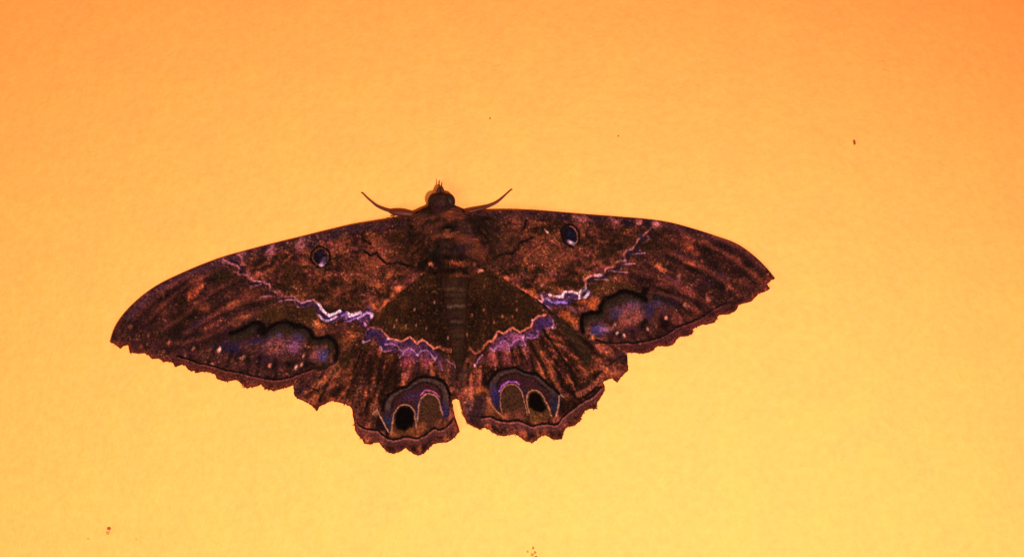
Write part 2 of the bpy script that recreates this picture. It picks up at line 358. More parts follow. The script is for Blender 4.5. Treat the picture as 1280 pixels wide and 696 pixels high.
        L(k([(545, 262), (580, 240), (620, 215), (650, 215), (665, 250)]), 2.2, (178, 138, 200), .95, .8, .3)
        L(k([(430, 290), (470, 285), (520, 262)]), 1.6, (130, 96, 170), .8, 1, .4)
        L(k([(400, 240), (440, 225), (440, 260)]), 2.6, (110, 84, 160), .8, 1.2, .3); L(k([(600, 300), (612, 325)]), 2.2, (188, 120, 170), .9, .9)
        B(*k([(662, 240)])[0], 2, 3, 0, (240, 205, 220), 1, .1); B(*k([(650, 180)])[0], 3.5, 3, 0, (96, 66, 120), .8)
        L(k([(690, 235), (715, 238)]), 1.2, (180, 84, 50), .8)
        # ochre blotches round the zigzag and near the inner edge
        for q in k([(200, 340), (180, 300), (230, 330), (430, 480), (520, 420), (400, 430), (450, 400), (700, 170), (790, 130)]): B(*q, 6, 5, -30, (150, 74, 38), .6, .8)
        for q in Z(370, 265, 5.8, [(750, 555), (705, 605), (655, 655), (570, 670), (680, 450), (600, 530)]): B(*q, 4.5, 3, -35, (186, 92, 48), .85)
        # dark smoky bars
        for (cx, cy, rx, ry, a) in [(490, 540, 90, 26, .85), (620, 600, 80, 22, .8), (380, 650, 130, 22, .8), (270, 385, 70, 18, .7), (430, 500, 30, 20, .7), (60, 540, 80, 22, .6), (200, 560, 60, 30, .55), (310, 490, 30, 20, .5), (60, 400, 60, 20, .6), (730, 180, 30, 30, .7), (760, 480, 50, 20, .8)]:
            q = Z(370, 265, 5.8, [(cx, cy)])[0]; B(*q, rx / 5.8, ry / 5.8, 5, (42, 28, 14), a)
        for q in Z(270, 290, 5.8, [(520, 400), (520, 290), (560, 600), (600, 330)]): B(*q, 9, 12, 0, (44, 28, 16), .65)
        am = [[(480, 170), (500, 205), (545, 235)], [(500, 285), (540, 315), (590, 297), (620, 340), (660, 375), (720, 375)], [(735, 365), (770, 372), (812, 388)]]
        for sgm in am: L(Z(370, 265, 5.8, sgm), 2.4, (30, 16, 14), .92, 1.2, .3)
        L(Z(490, 250, 5.8, [(60, 460), (120, 480), (200, 485), (270, 470)]), 2.2, (28, 18, 14), .85, 1.4)
        B(530.5, 344, 3.2, 2.2, 0, (206, 128, 104), .95, .2); B(540, 329, 2.6, 2.2, 0, (176, 104, 72), .9, .2); B(497, 359, 4.5, 2.4, -20, (196, 104, 66), .9, .3)
        # ear mark
        q = (401, 321)
        ring = [(q[0] + 10.2 * math.cos(t) * .95, q[1] + 10.8 * math.sin(t)) for t in np.linspace(0, 2 * math.pi, 30)]
        p.poly(ring, (24, 16, 26), 1, 1.4); L(ring, 1.5, (112, 68, 44), .8, .9, .3); L([(q[0] + (a - q[0]) * 1.22, q[1] + (b2 - q[1]) * 1.2) for a, b2 in ring], 2.2, (24, 14, 12), .95, 1.4, .1)
        B(401, 317, 5, 3, 0, (34, 32, 60), .5, .2); B(404.5, 325.5, 3.6, 3.6, 0, (92, 68, 116), .8, .3); B(403, 330.5, 2.6, 2.2, 0, (226, 190, 222), 1, .1)
        grains(p, 150, 1.0)
        # scalloped subterminal band
        sc1 = Z(250, 390, 6.96, [(270, 182), (330, 165), (400, 130), (470, 92), (515, 90), (548, 120), (552, 180), (590, 150), (640, 112), (700, 90), (745, 78), (790, 97), (840, 125), (900, 115)]) + Z(340, 380, 4.97, [(120, 125), (165, 138), (210, 140), (240, 165), (262, 207), (300, 212), (350, 200), (385, 220), (405, 260), (407, 300), (400, 350)])
        low = [(a * .995 + 1.6, b2 + (14 if a < 385 else 9)) for a, b2 in sc1[:-2]][::-1]
        p.poly(sc1[:-2] + [(c_ - 10, d_ + 6) for c_, d_ in sc1[-2:]] + low[2:], (48, 37, 26), .97, 2.2)
        B(318, 427, 36, 6, -8, (38, 30, 56), .75, .8); B(288, 436, 14, 6, 10, (36, 28, 54), .8); B(346, 421, 11, 6, 0, (60, 48, 88), .5, .8); B(374, 424, 8, 7, 0, (60, 48, 88), .6, .8)
        B(346, 434, 17, 11, 0, (122, 62, 54), .7, .8); B(368, 434, 8, 9, 0, (104, 58, 88), .6, .6); B(330, 448, 16, 9, 0, (52, 28, 36), .8)
        B(308, 432, 8, 6, 0, (92, 44, 34), .6); B(404.5, 443, 7, 9, 0, (42, 44, 92), .8, .7); B(394, 444, 6, 7, 0, (118, 62, 64), .8, .5); B(400, 458, 14, 3.5, -12, (40, 28, 18), .8)
        L([(a, b2 + 1.5) for a, b2 in sc1], 6, (26, 18, 14), .5, 4, .2); L(sc1[:7], 4.0, (18, 10, 10), 1, 1.8, .2); L(sc1[6:], 3.8, (18, 10, 10), 1, 1.8, .2); B(327, 412, 5, 7, -20, (20, 12, 12), .95, .1)
        p.mosaic(346, 433, 18, 12, [(170, 96, 84), (52, 48, 104), (150, 84, 120), (160, 90, 50)]); p.mosaic(368, 433, 9, 10, [(96, 76, 136), (46, 42, 90), (160, 92, 100)]); p.mosaic(404, 443, 8, 9, [(70, 84, 160), (36, 40, 80), (110, 90, 150)]); p.mosaic(318, 432, 16, 8, [(70, 54, 90), (110, 58, 46)], .7)
        for q in [(336, 458), (300, 446), (362, 455), (385, 455)]: B(*q, 8, 4, 0, (24, 16, 14), .75)
        # white-pink dots
        for (cx, cy, rx, ry, c) in [(274.4, 436.7, 2.4, 3.6, (240, 186, 156)), (305.5, 447, 2.6, 3.4, (224, 160, 128)), (302, 448, 3, 1.6, (190, 120, 90)), (337, 456.5, 2.6, 3, (196, 116, 90)), (371.5, 459, 2.8, 3.6, (230, 160, 132)), (378, 454.5, 2, 3.6, (206, 134, 110)), (380, 444, 1.6, 3.4, (196, 122, 96)),
                (241.8, 434.6, 2.2, 3.2, (218, 150, 110)), (211.8, 427, 2.4, 3.4, (176, 104, 68)), (186.5, 419, 2.4, 3, (130, 72, 54)), (164.3, 407.7, 3, 4, (140, 78, 40)), (205, 439, 3, 2.2, (160, 90, 56)), (178, 434, 3, 3, (130, 64, 34)), (233, 445, 3, 2, (140, 76, 54)), (265.8, 455, 3.6, 2.2, (184, 104, 84)), (297.5, 464.5, 3, 2.2, (190, 104, 88)), (329.5, 472, 2.6, 1.8, (170, 96, 76)), (366.5, 471, 2.4, 2.4, (180, 108, 86)), (205, 368, 4, 4, (130, 70, 60))]:
            B(cx, cy, rx * .85, ry * .9, 20, np.array(c) * .9, .9, .5)
            B(cx + 5, cy + 1, 3.4, 4, 0, (26, 14, 14), .55)
        B(393, 405, 4, 3, 0, (190, 120, 70), .7)
        sub = Z(250, 390, 6.96, [(-190, 380), (-90, 410), (0, 443), (60, 452), (150, 478), (220, 502), (330, 520), (400, 536), (480, 555), (560, 572), (640, 582), (720, 578), (790, 562), (850, 540), (900, 520), (990, 492)])
        L([(a, b2 + 4.5) for a, b2 in sub], 6, (78, 36, 30), .75, 4); L(sub, 2.2, (24, 12, 14), .92, 1.2, .2); L([(a, b2 + 2.2) for a, b2 in sub], 1.2, (128, 70, 58), .55, .8, .6)
        L([(400, 463), (420, 453), (438, 436), (455, 417), (471, 392)], 3.0, (44, 30, 18), .7, 2.5)
        L(margL, 5, (120, 44, 24), .62, 3, .5); L(margL, 1.6, (60, 20, 12), .45, 1, .8)
        L(costaL, 2.0, (84, 30, 30), .5, 1.4, .6)
    else:
        p.poly([(800, 272), (968, 345), (960, 362), (900, 396), (840, 432), (780, 440), (740, 410), (790, 340)], (50, 27, 26), .62, 14)
        p.poly([(570, 268), (620, 268), (650, 300), (630, 335), (600, 335), (560, 330)], (58, 36, 22), .65, 12)
        B(680, 320, 28, 14, 10, (106, 54, 34), .55)
        p.poly(Z(660, 340, 6.33, [(480, 70), (560, 50), (640, 60), (800, 100), (880, 160), (700, 150), (580, 200), (540, 200), (490, 150)]), (64, 42, 20), .8, 4, .2)
        k = lambda pts: Z(820, 270, 5.35, pts)
        for (cx, cy, rx, ry, an, col, a) in [(215, 190, 62, 36, 50, (176, 74, 46), 1), (230, 322, 48, 14, 20, (176, 78, 50), .95), (265, 250, 30, 20, 30, (140, 60, 40), .8), (30, 345, 55, 18, 30, (170, 84, 48), .9), (150, 405, 14, 28, -10, (176, 100, 76), .7), (35, 465, 50, 18, 30, (166, 74, 52), .9),
                (110, 140, 70, 30, 20, (96, 44, 34), .7), (180, 490, 80, 34, 30, (124, 52, 46), .8), (480, 490, 36, 20, 10, (138, 62, 46), .8), (350, 545, 26, 24, 0, (156, 78, 56), .8), (350, 150, 50, 22, 20, (112, 46, 44), .8), (450, 290, 70, 30, 30, (104, 44, 34), .7), (560, 260, 30, 40, 0, (110, 44, 34), .6), (660, 370, 40, 40, 0, (106, 50, 32), .6), (700, 440, 50, 26, -20, (112, 50, 34), .6), (600, 430, 50, 26, -20, (96, 46, 34), .6), (520, 550, 30, 26, 0, (112, 54, 40), .7), (260, 640, 60, 40, 10, (120, 50, 34), .7),
                (440, 200, 60, 34, 20, (32, 20, 14), .9), (265, 155, 34, 22, 20, (34, 22, 16), .85), (335, 220, 34, 24, 10, (34, 24, 12), .9), (605, 325, 34, 26, 0, (26, 14, 12), .9), (395, 330, 44, 34, 30, (34, 20, 20), .85), (250, 370, 40, 22, 20, (34, 18, 16), .8), (340, 440, 60, 16, 30, (42, 24, 34), .85), (440, 390, 50, 18, 30, (60, 32, 46), .7), (520, 370, 60, 26, 20, (46, 24, 18), .7), (420, 480, 30, 26, 10, (34, 18, 14), .8), (300, 560, 26, 34, 20, (28, 16, 14), .9), (120, 440, 100, 16, 35, (92, 44, 60), .7), (170, 260, 90, 18, 20, (66, 34, 44), .7), (60, 230, 60, 30, 20, (46, 26, 16), .8), (700, 300, 60, 20, 40, (60, 28, 24), .6), (70, 540, 60, 50, 20, (28, 20, 22), .8), (520, 240, 24, 30, 0, (40, 22, 14), .6)]:
            q = k([(cx, cy)])[0]; B(q[0], q[1], rx / 5.35, ry / 5.35, an, col, a)
        cs = [(600, 269), (650, 268), (679, 269), (727, 273), (774, 277), (809, 280), (838, 284), (866, 291), (895, 301), (925, 315), (950, 335)]
        L(cs, 7, (58, 34, 40), .6, 5, .5); L(cs[6:], 5, (76, 38, 46), .5, 5, .6)
        for q in Z(700, 260, 5.8, [(250, 85), (480, 110), (640, 115), (40, 60)]): B(*q, 9, 5, 8, (36, 22, 34), .8)
        for q in Z(700, 260, 5.8, [(110, 60), (160, 90), (370, 80), (400, 120), (570, 97), (690, 112), (700, 140)]): B(*q, 4.5, 4, 8, (156, 82, 82), .8)
        for q in Z(600, 260, 5.8, [(380, 50), (600, 60), (100, 150), (140, 60)]): B(*q, 7, 5, 0, (44, 28, 34), .7)
        B(*Z(700, 260, 5.8, [(695, 110)])[0], 4, 2.4, 10, (220, 130, 130), .8, .2)
        r2 = lambda pts: Z(700, 260, 5.8, pts)
        zl = r2([(170, 600), (180, 565), (180, 520), (200, 495), (270, 490), (320, 470), (330, 440), (380, 430), (400, 400), (430, 382), (470, 380), (462, 330), (480, 310), (520, 300), (550, 260), (560, 230), (600, 210), (620, 180), (660, 150), (690, 112)])
        zd = r2([(205, 600), (200, 530), (270, 508), (330, 500), (345, 455), (400, 450), (430, 425), (480, 395), (490, 350), (500, 325), (570, 318), (560, 262), (610, 222), (630, 180), (665, 150)])
        L(zd, 3.4, (38, 24, 46), .9, 1.8); L(zl, 1.7, (186, 104, 90), .75, 1.0, .6)
        for sg in ([(250, 520), (300, 515), (345, 522)], [(370, 455), (420, 462), (485, 465)], [(440, 440), (450, 412), (500, 405), (540, 402)], [(520, 335), (570, 330), (610, 322)], [(600, 250), (650, 225), (630, 200)], [(200, 495), (270, 488), (300, 478)]):
            L(r2(sg), 1.4, (180, 118, 140), .75, .9, .5)
        B(*r2([(600, 215)])[0], 5, 4, 0, (50, 36, 66), .8); B(*r2([(530, 315)])[0], 8, 2.4, -8, (44, 42, 80), .9); B(*r2([(460, 385)])[0], 4, 1.8, -10, (206, 150, 160), .8, .2); B(*r2([(280, 490)])[0], 4, 1.8, 0, (230, 190, 210), .9, .2); B(*r2([(340, 520)])[0], 2, 1.4, 0, (210, 170, 210), .9, .2)
        r4 = lambda pts: Z(660, 340, 6.33, pts)
        p.poly(r4([(90, 150), (130, 165), (190, 195), (250, 205), (285, 165), (340, 165), (400, 180), (430, 120), (470, 110), (485, 160), (460, 210), (380, 215), (330, 250), (290, 270), (200, 275), (140, 290), (115, 240), (75, 190)]), (54, 36, 76), .9, 1.6)
        L(r4([(50, 222), (75, 225), (105, 238), (115, 215), (105, 180)]), 2.4, (206, 140, 150), .9, 1, .3)
        L(r4([(165, 178), (200, 190), (250, 200), (275, 190), (285, 155), (340, 155), (400, 172)]), 2.0, (226, 190, 200), .95, .8, .25); L(r4([(230, 196), (268, 196), (276, 175)]), 3.0, (226, 202, 228), 1, .7, 0)
        L(r4([(408, 178), (425, 145), (448, 125)]), 4.2, (242, 222, 232), 1, .8, .1); L(r4([(405, 205), (445, 200), (470, 180), (478, 155)]), 2.6, (214, 190, 222), 1, .8, .2)
        L(r4([(448, 115), (458, 80), (455, 55), (490, 32), (545, 30)]), 1.8, (218, 140, 110), .85, .9, .3)
        L(r4([(145, 205), (175, 225), (200, 240), (260, 238), (300, 240)]), 2.2, (140, 112, 196), .9, 1, .3); L(r4([(130, 268), (165, 275), (175, 290)]), 1.8, (140, 90, 120), .7, 1)
        L(r4([(310, 275), (350, 290), (380, 320)]), 2.4, (96, 60, 80), .7, 1.4); B(*r4([(105, 108)])[0], 3, 1.8, 0, (150, 120, 140), .8)
        for q in r4([(520, 230), (500, 270), (545, 290), (360, 410), (400, 380), (320, 350), (280, 330), (30, 160), (60, 190), (430, 235)]): B(*q, 6, 4.5, 30, (156, 74, 34), .75)
        for q in Z(600, 260, 5.8, [(200, 515), (265, 560), (320, 600), (390, 640), (10, 455)]): B(*q, 4.5, 2.8, 35, (190, 92, 58), .85)
        for (cx, cy, rx, ry, a) in [(230, 460, 90, 20, .8), (420, 460, 80, 22, .7), (380, 560, 80, 22, .8), (600, 545, 110, 22, .8), (480, 600, 60, 16, .7), (520, 330, 40, 50, .35), (760, 260, 50, 22, .8), (640, 420, 60, 40, .35), (180, 120, 60, 20, .5), (560, 120, 30, 20, .5)]:
            q = Z(600, 260, 5.8, [(cx, cy)])[0]; B(*q, rx / 5.8, ry / 5.8, -4, (40, 26, 14), a)
        for q in r2([(420, 200), (480, 240), (330, 340), (60, 540), (650, 270), (700, 180), (620, 260)]): B(*q, 9, 6, 10, (44, 28, 16), .6)
        for sg in ([(335, 90), (325, 140), (300, 165)], [(375, 215), (335, 242), (285, 250), (275, 295), (235, 330), (175, 330)], [(160, 335), (125, 355), (60, 370), (0, 378)]):
            L(Z(600, 260, 5.8, sg), 2.3, (30, 16, 14), .92, 1.2, .3)
        L(Z(600, 260, 5.8, [(470, 160), (490, 178)]), 1.8, (226, 170, 160), .95, .8, .1); B(*Z(600, 260, 5.8, [(470, 150)])[0], 5, 3, 20, (30, 18, 14), .6)
        B(600.5, 338, 3.6, 2.2, 40, (206, 120, 100), .95, .2); B(591.8, 328.5, 2.2, 3, 0, (190, 104, 70), .9, .2)
        q = (713, 294.5); ring = [(q[0] + 9.0 * math.cos(t) + 1.5 * math.sin(t), q[1] + 11.5 * math.sin(t)) for t in np.linspace(0, 2 * math.pi, 30)]
        p.poly(ring, (22, 16, 28), 1, 1.4); L([(q[0] + (a - q[0]) * 1.22, q[1] + (b2 - q[1]) * 1.15) for a, b2 in ring], 2.2, (24, 14, 12), .95, 1.4, .1); L(ring[22:] + ring[:6], 1.3, (130, 78, 60), .85, .8, .3)
        B(713, 292, 4.2, 4.2, 0, (34, 38, 70), .6, .2); B(713.5, 304, 5.2, 2.2, 28, (222, 186, 196), 1, .1)
        grains(p, 250, 1.0)
        r5 = lambda pts: Z(720, 350, 6.96, pts)
        scA = r5([(60, 450), (50, 400), (46, 340), (62, 302), (110, 287), (180, 285), (207, 265), (215, 220), (240, 172), (290, 150), (340, 130), (380, 102), (430, 96), (490, 110), (540, 130), (602, 165)])
        scB = r5([(602, 165), (572, 120), (592, 80), (640, 75), (700, 85), (760, 95), (812, 112)])
        scT = scA[2:] + scB[1:]; low = [(a - 1 + (7 if a < 752 else 0), b2 + (14 if a > 752 else 10)) for a, b2 in scT][::-1]
        p.poly(scT + low, (48, 37, 26), .95, 2.4)
        B(770, 392, 8, 8, 0, (44, 48, 88), .75); B(790, 383, 14, 6, 0, (76, 52, 96), .6, .8); B(789, 394, 16, 11, 0, (124, 62, 50), .7, .8); B(778, 405, 9, 7, 0, (132, 66, 50), .7, .6)
        B(748, 411, 10, 7.5, 0, (48, 44, 86), .8, .7); B(755, 412, 6, 4, 0, (130, 84, 112), .8, .6); B(763, 408, 4, 4, 0, (120, 70, 50), .7)
        B(824, 377, 8, 8, 0, (46, 40, 70), .7); B(810, 388, 7, 14, 0, (44, 36, 66), .8); B(830, 390, 9, 9, 0, (78, 40, 40), .6); B(843, 378, 8, 8, 0, (42, 28, 46), .7); B(812, 366, 5, 6, 0, (92, 46, 32), .6)
        B(790, 412, 14, 7, 0, (50, 26, 40), .7); B(832, 403, 7, 8, 0, (30, 12, 12), .85); B(848, 400, 8, 6, 0, (130, 58, 46), .8, .6); B(805, 405, 6, 6, 0, (24, 14, 12), .85)
        p.mosaic(789, 393, 17, 12, [(170, 96, 84), (52, 48, 104), (150, 84, 120), (160, 90, 50)]); p.mosaic(752, 411, 10, 8, [(90, 84, 150), (40, 40, 84), (150, 96, 120)]); p.mosaic(824, 380, 9, 8, [(66, 56, 96), (120, 62, 48)], .7)
        L([(a, b2 + 1.5) for a, b2 in scA], 6, (26, 18, 14), .5, 4, .2); L(scA, 4.0, (18, 10, 10), 1, 1.8, .2); L(scB, 3.8, (20, 11, 10), .95, 1.8, .2); B(806, 365, 3, 5, -10, (22, 12, 12), .9)
        for (cx, cy, rx, ry, c) in [(739.5, 421, 3.2, 2.4, (214, 134, 84)), (771.5, 416, 2.6, 1.8, (236, 190, 170)), (779, 419, 2.4, 3, (236, 160, 130)), (809, 410.5, 3.0, 2.2, (226, 156, 130)), (832.5, 396.5, 2.4, 3, (214, 130, 104)), (856, 382, 2.6, 3, (226, 150, 118)), (884.5, 374, 2, 3.2, (180, 100, 76)), (894, 385, 2.4, 2.4, (150, 88, 60)), (908, 362, 2.4, 2.4, (140, 76, 60)), (785, 429, 2.6, 1.6, (180, 110, 100)), (767, 429, 2, 1.6, (150, 84, 66)), (818, 423.5, 3.4, 1.6, (150, 80, 60)), (846, 411, 2.6, 1.8, (150, 84, 60)), (768, 405, 2, 2, (190, 140, 140))]:
            B(cx, cy, rx * .85, ry * .9, -20, np.array(c) * .9, .9, .5); B(cx - 4.6, cy - 1, 3, 3.6, 0, (26, 14, 14), .5)
        sub = r5([(170, 520), (230, 538), (340, 548), (440, 540), (520, 545), (640, 522), (740, 492), (810, 455), (870, 412), (974, 372), (1080, 330), (1180, 260), (1300, 200)])
        L([(a + 1, b2 + 4.5) for a, b2 in sub], 6, (78, 34, 34), .75, 4); L(sub, 2.0, (26, 13, 14), .9, 1.2, .2); L([(a, b2 + 2.2) for a, b2 in sub], 1.1, (128, 70, 58), .5, .8, .6)
        L([(760, 430), (742, 428), (724, 419), (701, 398)], 3, (44, 30, 18), .7, 2.5)
        L(margR, 5, (124, 40, 26), .62, 3, .5); L(margR, 1.6, (60, 20, 12), .45, 1, .8)
        L(costaR, 2.0, (78, 28, 26), .5, 1.4, .6)
    if left:
        for off, w, a in ((7, 2.6, .5), (14, 3.6, .35)):
            L([(a_ + off * .45, b_ + off) for a_, b_ in z1], w, (44, 26, 20), a, 2, .7)
        L([(380, 398 + 6), (398, 412), (425, 408), (450, 412), (466, 408)], 2.4, (70, 36, 30), .6, 2, .6)
        for pts in ([(300, 400), (270, 420), (240, 432), (205, 436)], [(345, 378), (300, 384), (262, 402), (228, 424)], [(300, 352), (262, 372), (228, 400), (200, 420)], [(268, 345), (232, 362), (205, 385), (180, 408)], [(235, 352), (205, 368), (180, 390), (165, 405)]):
            L(catmull(pts, 5), 4.5, (34, 20, 20), .6, 5, .8)
            L(catmull([(a_ + 4, b_ - 7) for a_, b_ in pts], 5), 3, (122, 58, 44), .45, 4, .9)
    else:
        for off, w, a in ((7, 2.6, .5), (14, 3.6, .35)):
            L([(a_ - off * .3, b_ + off) for a_, b_ in zl], w, (44, 26, 20), a, 2, .7)
        for pts in ([(812, 368), (845, 380), (872, 396)], [(790, 345), (830, 358), (868, 378), (890, 392)], [(830, 320), (870, 338), (905, 360), (922, 376)], [(850, 300), (890, 316), (925, 338), (945, 355)], [(890, 302), (925, 318), (952, 342)]):
            L(catmull(pts, 5), 4.5, (34, 20, 20), .6, 5, .8)
            L(catmull([(a_ + 2, b_ - 7) for a_, b_ in pts], 5), 3, (126, 58, 44), .45, 4, .9)
    for a_, b_, c_, d_ in ([(290, 440, 284, 458), (312, 442, 310, 464), (345, 448, 345, 470), (325, 446, 322, 466), (270, 432, 262, 452)] if left else [(805, 408, 812, 424), (826, 398, 834, 416), (850, 390, 858, 404), (790, 414, 794, 430), (872, 380, 880, 394)]):
        L([(a_, b_), (c_, d_)], 3.2, (26, 15, 15), .6, 3, .6)
    for v in (VEL if left else VER): L(catmull(v, 4), 1.4, (50, 28, 22), .16, 2.2, .8)
    grains(p, 100 if left else 200, .4)
    return p.c

def eyespots(p, left):
    L = p.line; B = p.blob
    if left:
        k = lambda pts: Z(430, 460, 5.8, pts)
        o = k([(285, 300), (292, 240), (330, 190), (400, 142), (460, 130), (490, 100), (540, 67), (600, 57), (660, 66), (712, 88), (750, 130), (770, 190), (775, 270)])
        p.poly(o + k([(740, 360), (700, 430), (350, 460), (310, 440), (280, 360)]), (56, 28, 28), .95, 2)
        c = np.mean(o, 0); inn = [(a + (c[0] - a) * .13, b + (c[1] + 8 - b) * .13) for a, b in o]
        L(inn, 6, (70, 55, 45), .8, 3, .3)
        L([(a + (c[0] - a) * .26, b + (c[1] + 12 - b) * .26) for a, b in o], 1.6, (30, 16, 20), .7, 1.4, .5)
        B(*k([(540, 300)])[0], 4, 16, 0, (42, 30, 56), .9, .2); B(*k([(740, 310)])[0], 6, 10, -10, (40, 34, 66), .95, .2); B(*k([(320, 380)])[0], 8, 12, 20, (36, 40, 62), .9, .2); B(*k([(500, 200)])[0], 12, 6, -30, (58, 34, 62), .8, .2)
        s2 = catmull(k([(535, 380), (542, 300), (548, 245), (570, 205), (610, 182), (650, 190), (682, 220), (698, 265), (712, 320), (722, 375)]), 4)
        p.poly(s2 + k([(720, 440), (640, 440), (560, 480), (530, 480)]), (66, 42, 24), .95, 1.6, .3); B(*k([(560, 440)])[0], 5, 9, 20, (128, 66, 36), .8); B(*k([(690, 410)])[0], 6, 6, 0, (120, 60, 42), .7)
        s1 = catmull(k([(345, 480), (352, 400), (362, 335), (395, 280), (435, 260), (482, 272), (512, 312), (520, 370), (528, 430)]), 4)
        p.poly(s1 + k([(530, 490), (450, 490), (350, 500)]), (74, 42, 22), .95, 1.2)
        p.poly(k([(372, 400), (375, 330), (400, 285), (435, 270), (478, 282), (505, 320), (512, 380), (490, 430), (440, 450), (390, 440)]), (14, 7, 6), 1, 2.2)
        L(s2[:-3], 1.5, (150, 102, 76), .85, .8, .5); L(s1, 1.2, (146, 102, 76), .85, .8, .45)
        L(k([(560, 190), (590, 158), (640, 160), (680, 190), (690, 205)]), 1.2, (176, 84, 140), .85, .8, .5)
        p.poly(k([(255, 330), (290, 380), (330, 460), (260, 450), (230, 420)]), (30, 12, 12), .85, 1.6)
        L(k([(212, 330), (240, 297), (262, 340), (290, 400), (325, 462)]), 1.4, (158, 112, 80), .9, .8, .3); B(*k([(225, 325)])[0], 3, 4, 0, (130, 84, 58), .8)
        L(o, 3.2, (22, 12, 12), .98, 1.4, .1)
        B(*k([(370, 480)])[0], 6, 4, 0, (146, 84, 46), .8); B(*k([(490, 450)])[0], 5, 5, 0, (120, 66, 34), .8); B(*k([(780, 340)])[0], 3, 8, 30, (140, 74, 52), .8)
        sub = catmull(k([(60, 330), (100, 400), (140, 430), (190, 442), (240, 448), (280, 480), (330, 510), (400, 508), (450, 492), (520, 505), (570, 490), (612, 462), (655, 432), (700, 442), (750, 418), (800, 360)]), 3)
    else:
        k = lambda pts: Z(560, 450, 5.8, pts)
        o = k([(298, 230), (290, 170), (318, 115), (375, 72), (430, 60), (490, 50), (535, 77), (580, 92), (640, 96), (685, 132), (730, 175), (770, 205), (805, 245)])
        p.poly(o + k([(800, 340), (770, 420), (420, 420), (340, 350)]), (54, 27, 29), .95, 2)
        c = np.mean(o, 0); inn = [(a + (c[0] - a) * .13, b + (c[1] + 8 - b) * .13) for a, b in o]
        L(inn, 6, (66, 51, 43), .8, 3, .3)
        L([(a + (c[0] - a) * .26, b + (c[1] + 12 - b) * .26) for a, b in o], 1.6, (30, 16, 20), .7, 1.4, .5)
        B(*k([(335, 250)])[0], 6, 12, -10, (46, 34, 78), .95, .2); B(*k([(360, 320)])[0], 6, 8, 0, (30, 30, 56), .9, .2); B(*k([(780, 310)])[0], 7, 11, 10, (34, 36, 52), .95, .2); B(*k([(560, 240)])[0], 5, 12, -20, (48, 28, 44), .8, .2)
        s2 = catmull(k([(392, 380), (380, 300), (384, 235), (405, 195), (440, 174), (490, 180), (525, 212), (545, 270), (560, 330), (578, 395)]), 4)
        p.poly(s2 + k([(570, 430), (480, 420), (400, 420)]), (66, 42, 24), .95, 1.6, .3); B(*k([(430, 400)])[0], 6, 7, 0, (120, 60, 40), .8); B(*k([(520, 400)])[0], 6, 6, 0, (110, 54, 40), .8)
        s1 = catmull(k([(590, 380), (572, 310), (570, 262), (588, 228), (625, 214), (668, 236), (702, 285), (728, 345), (752, 405)]), 4)
        p.poly(s1 + k([(700, 440), (600, 440)]), (80, 50, 26), .9, 1.2)
        p.poly(k([(590, 340), (580, 280), (595, 240), (630, 228), (665, 250), (695, 300), (712, 350), (690, 375), (640, 372)]), (14, 7, 6), 1, 2)
        L(s2, 1.1, (146, 96, 66), .8, .8, .5); L(s1, 1.2, (148, 102, 72), .85, .8, .45)
        L(k([(374, 225), (392, 185), (440, 152), (500, 160), (515, 175)]), 1.4, (150, 84, 176), .9, .8, .5)
        L(k([(835, 262), (806, 246), (806, 300), (798, 350), (782, 405)]), 1.4, (156, 110, 78), .92, .8, .3)
        p.poly(k([(820, 290), (850, 300), (850, 380), (800, 420), (800, 370)]), (34, 14, 12), .8, 1.6)
        p.poly(k([(275, 280), (300, 300), (350, 370), (400, 420), (300, 400), (240, 380)]), (92, 52, 26), .85, 2, .3); L(k([(282, 270), (310, 315), (350, 365), (405, 415)]), 1.3, (150, 92, 56), .85, .8, .3)
        L(o, 3.0, (22, 12, 12), .98, 1.4, .1)
        B(*k([(640, 420)])[0], 14, 5, 0, (86, 54, 24), .8); B(*k([(250, 215)])[0], 8, 4.5, 0, (160, 84, 36), .85); B(*k([(230, 340)])[0], 7, 14, 0, (56, 34, 44), .7)
        sub = catmull(k([(240, 412), (300, 406), (370, 432), (440, 440), (510, 434), (560, 456), (612, 476), (670, 460), (720, 460), (790, 464), (830, 412), (870, 382)]) + Z(660, 400, 4.64, [(240, 530), (290, 490), (330, 462), (380, 438), (425, 385)]), 3)
    L([(a, b + 5) for a, b in sub], 7, (80, 42, 40), .75, 4, .2); L(sub, 2.2, (24, 11, 12), .95, 1.1, .15); L([(a + .3, b + 2.4) for a, b in sub], 1.5, (136, 78, 62), .7, .8, .4)
    return sub

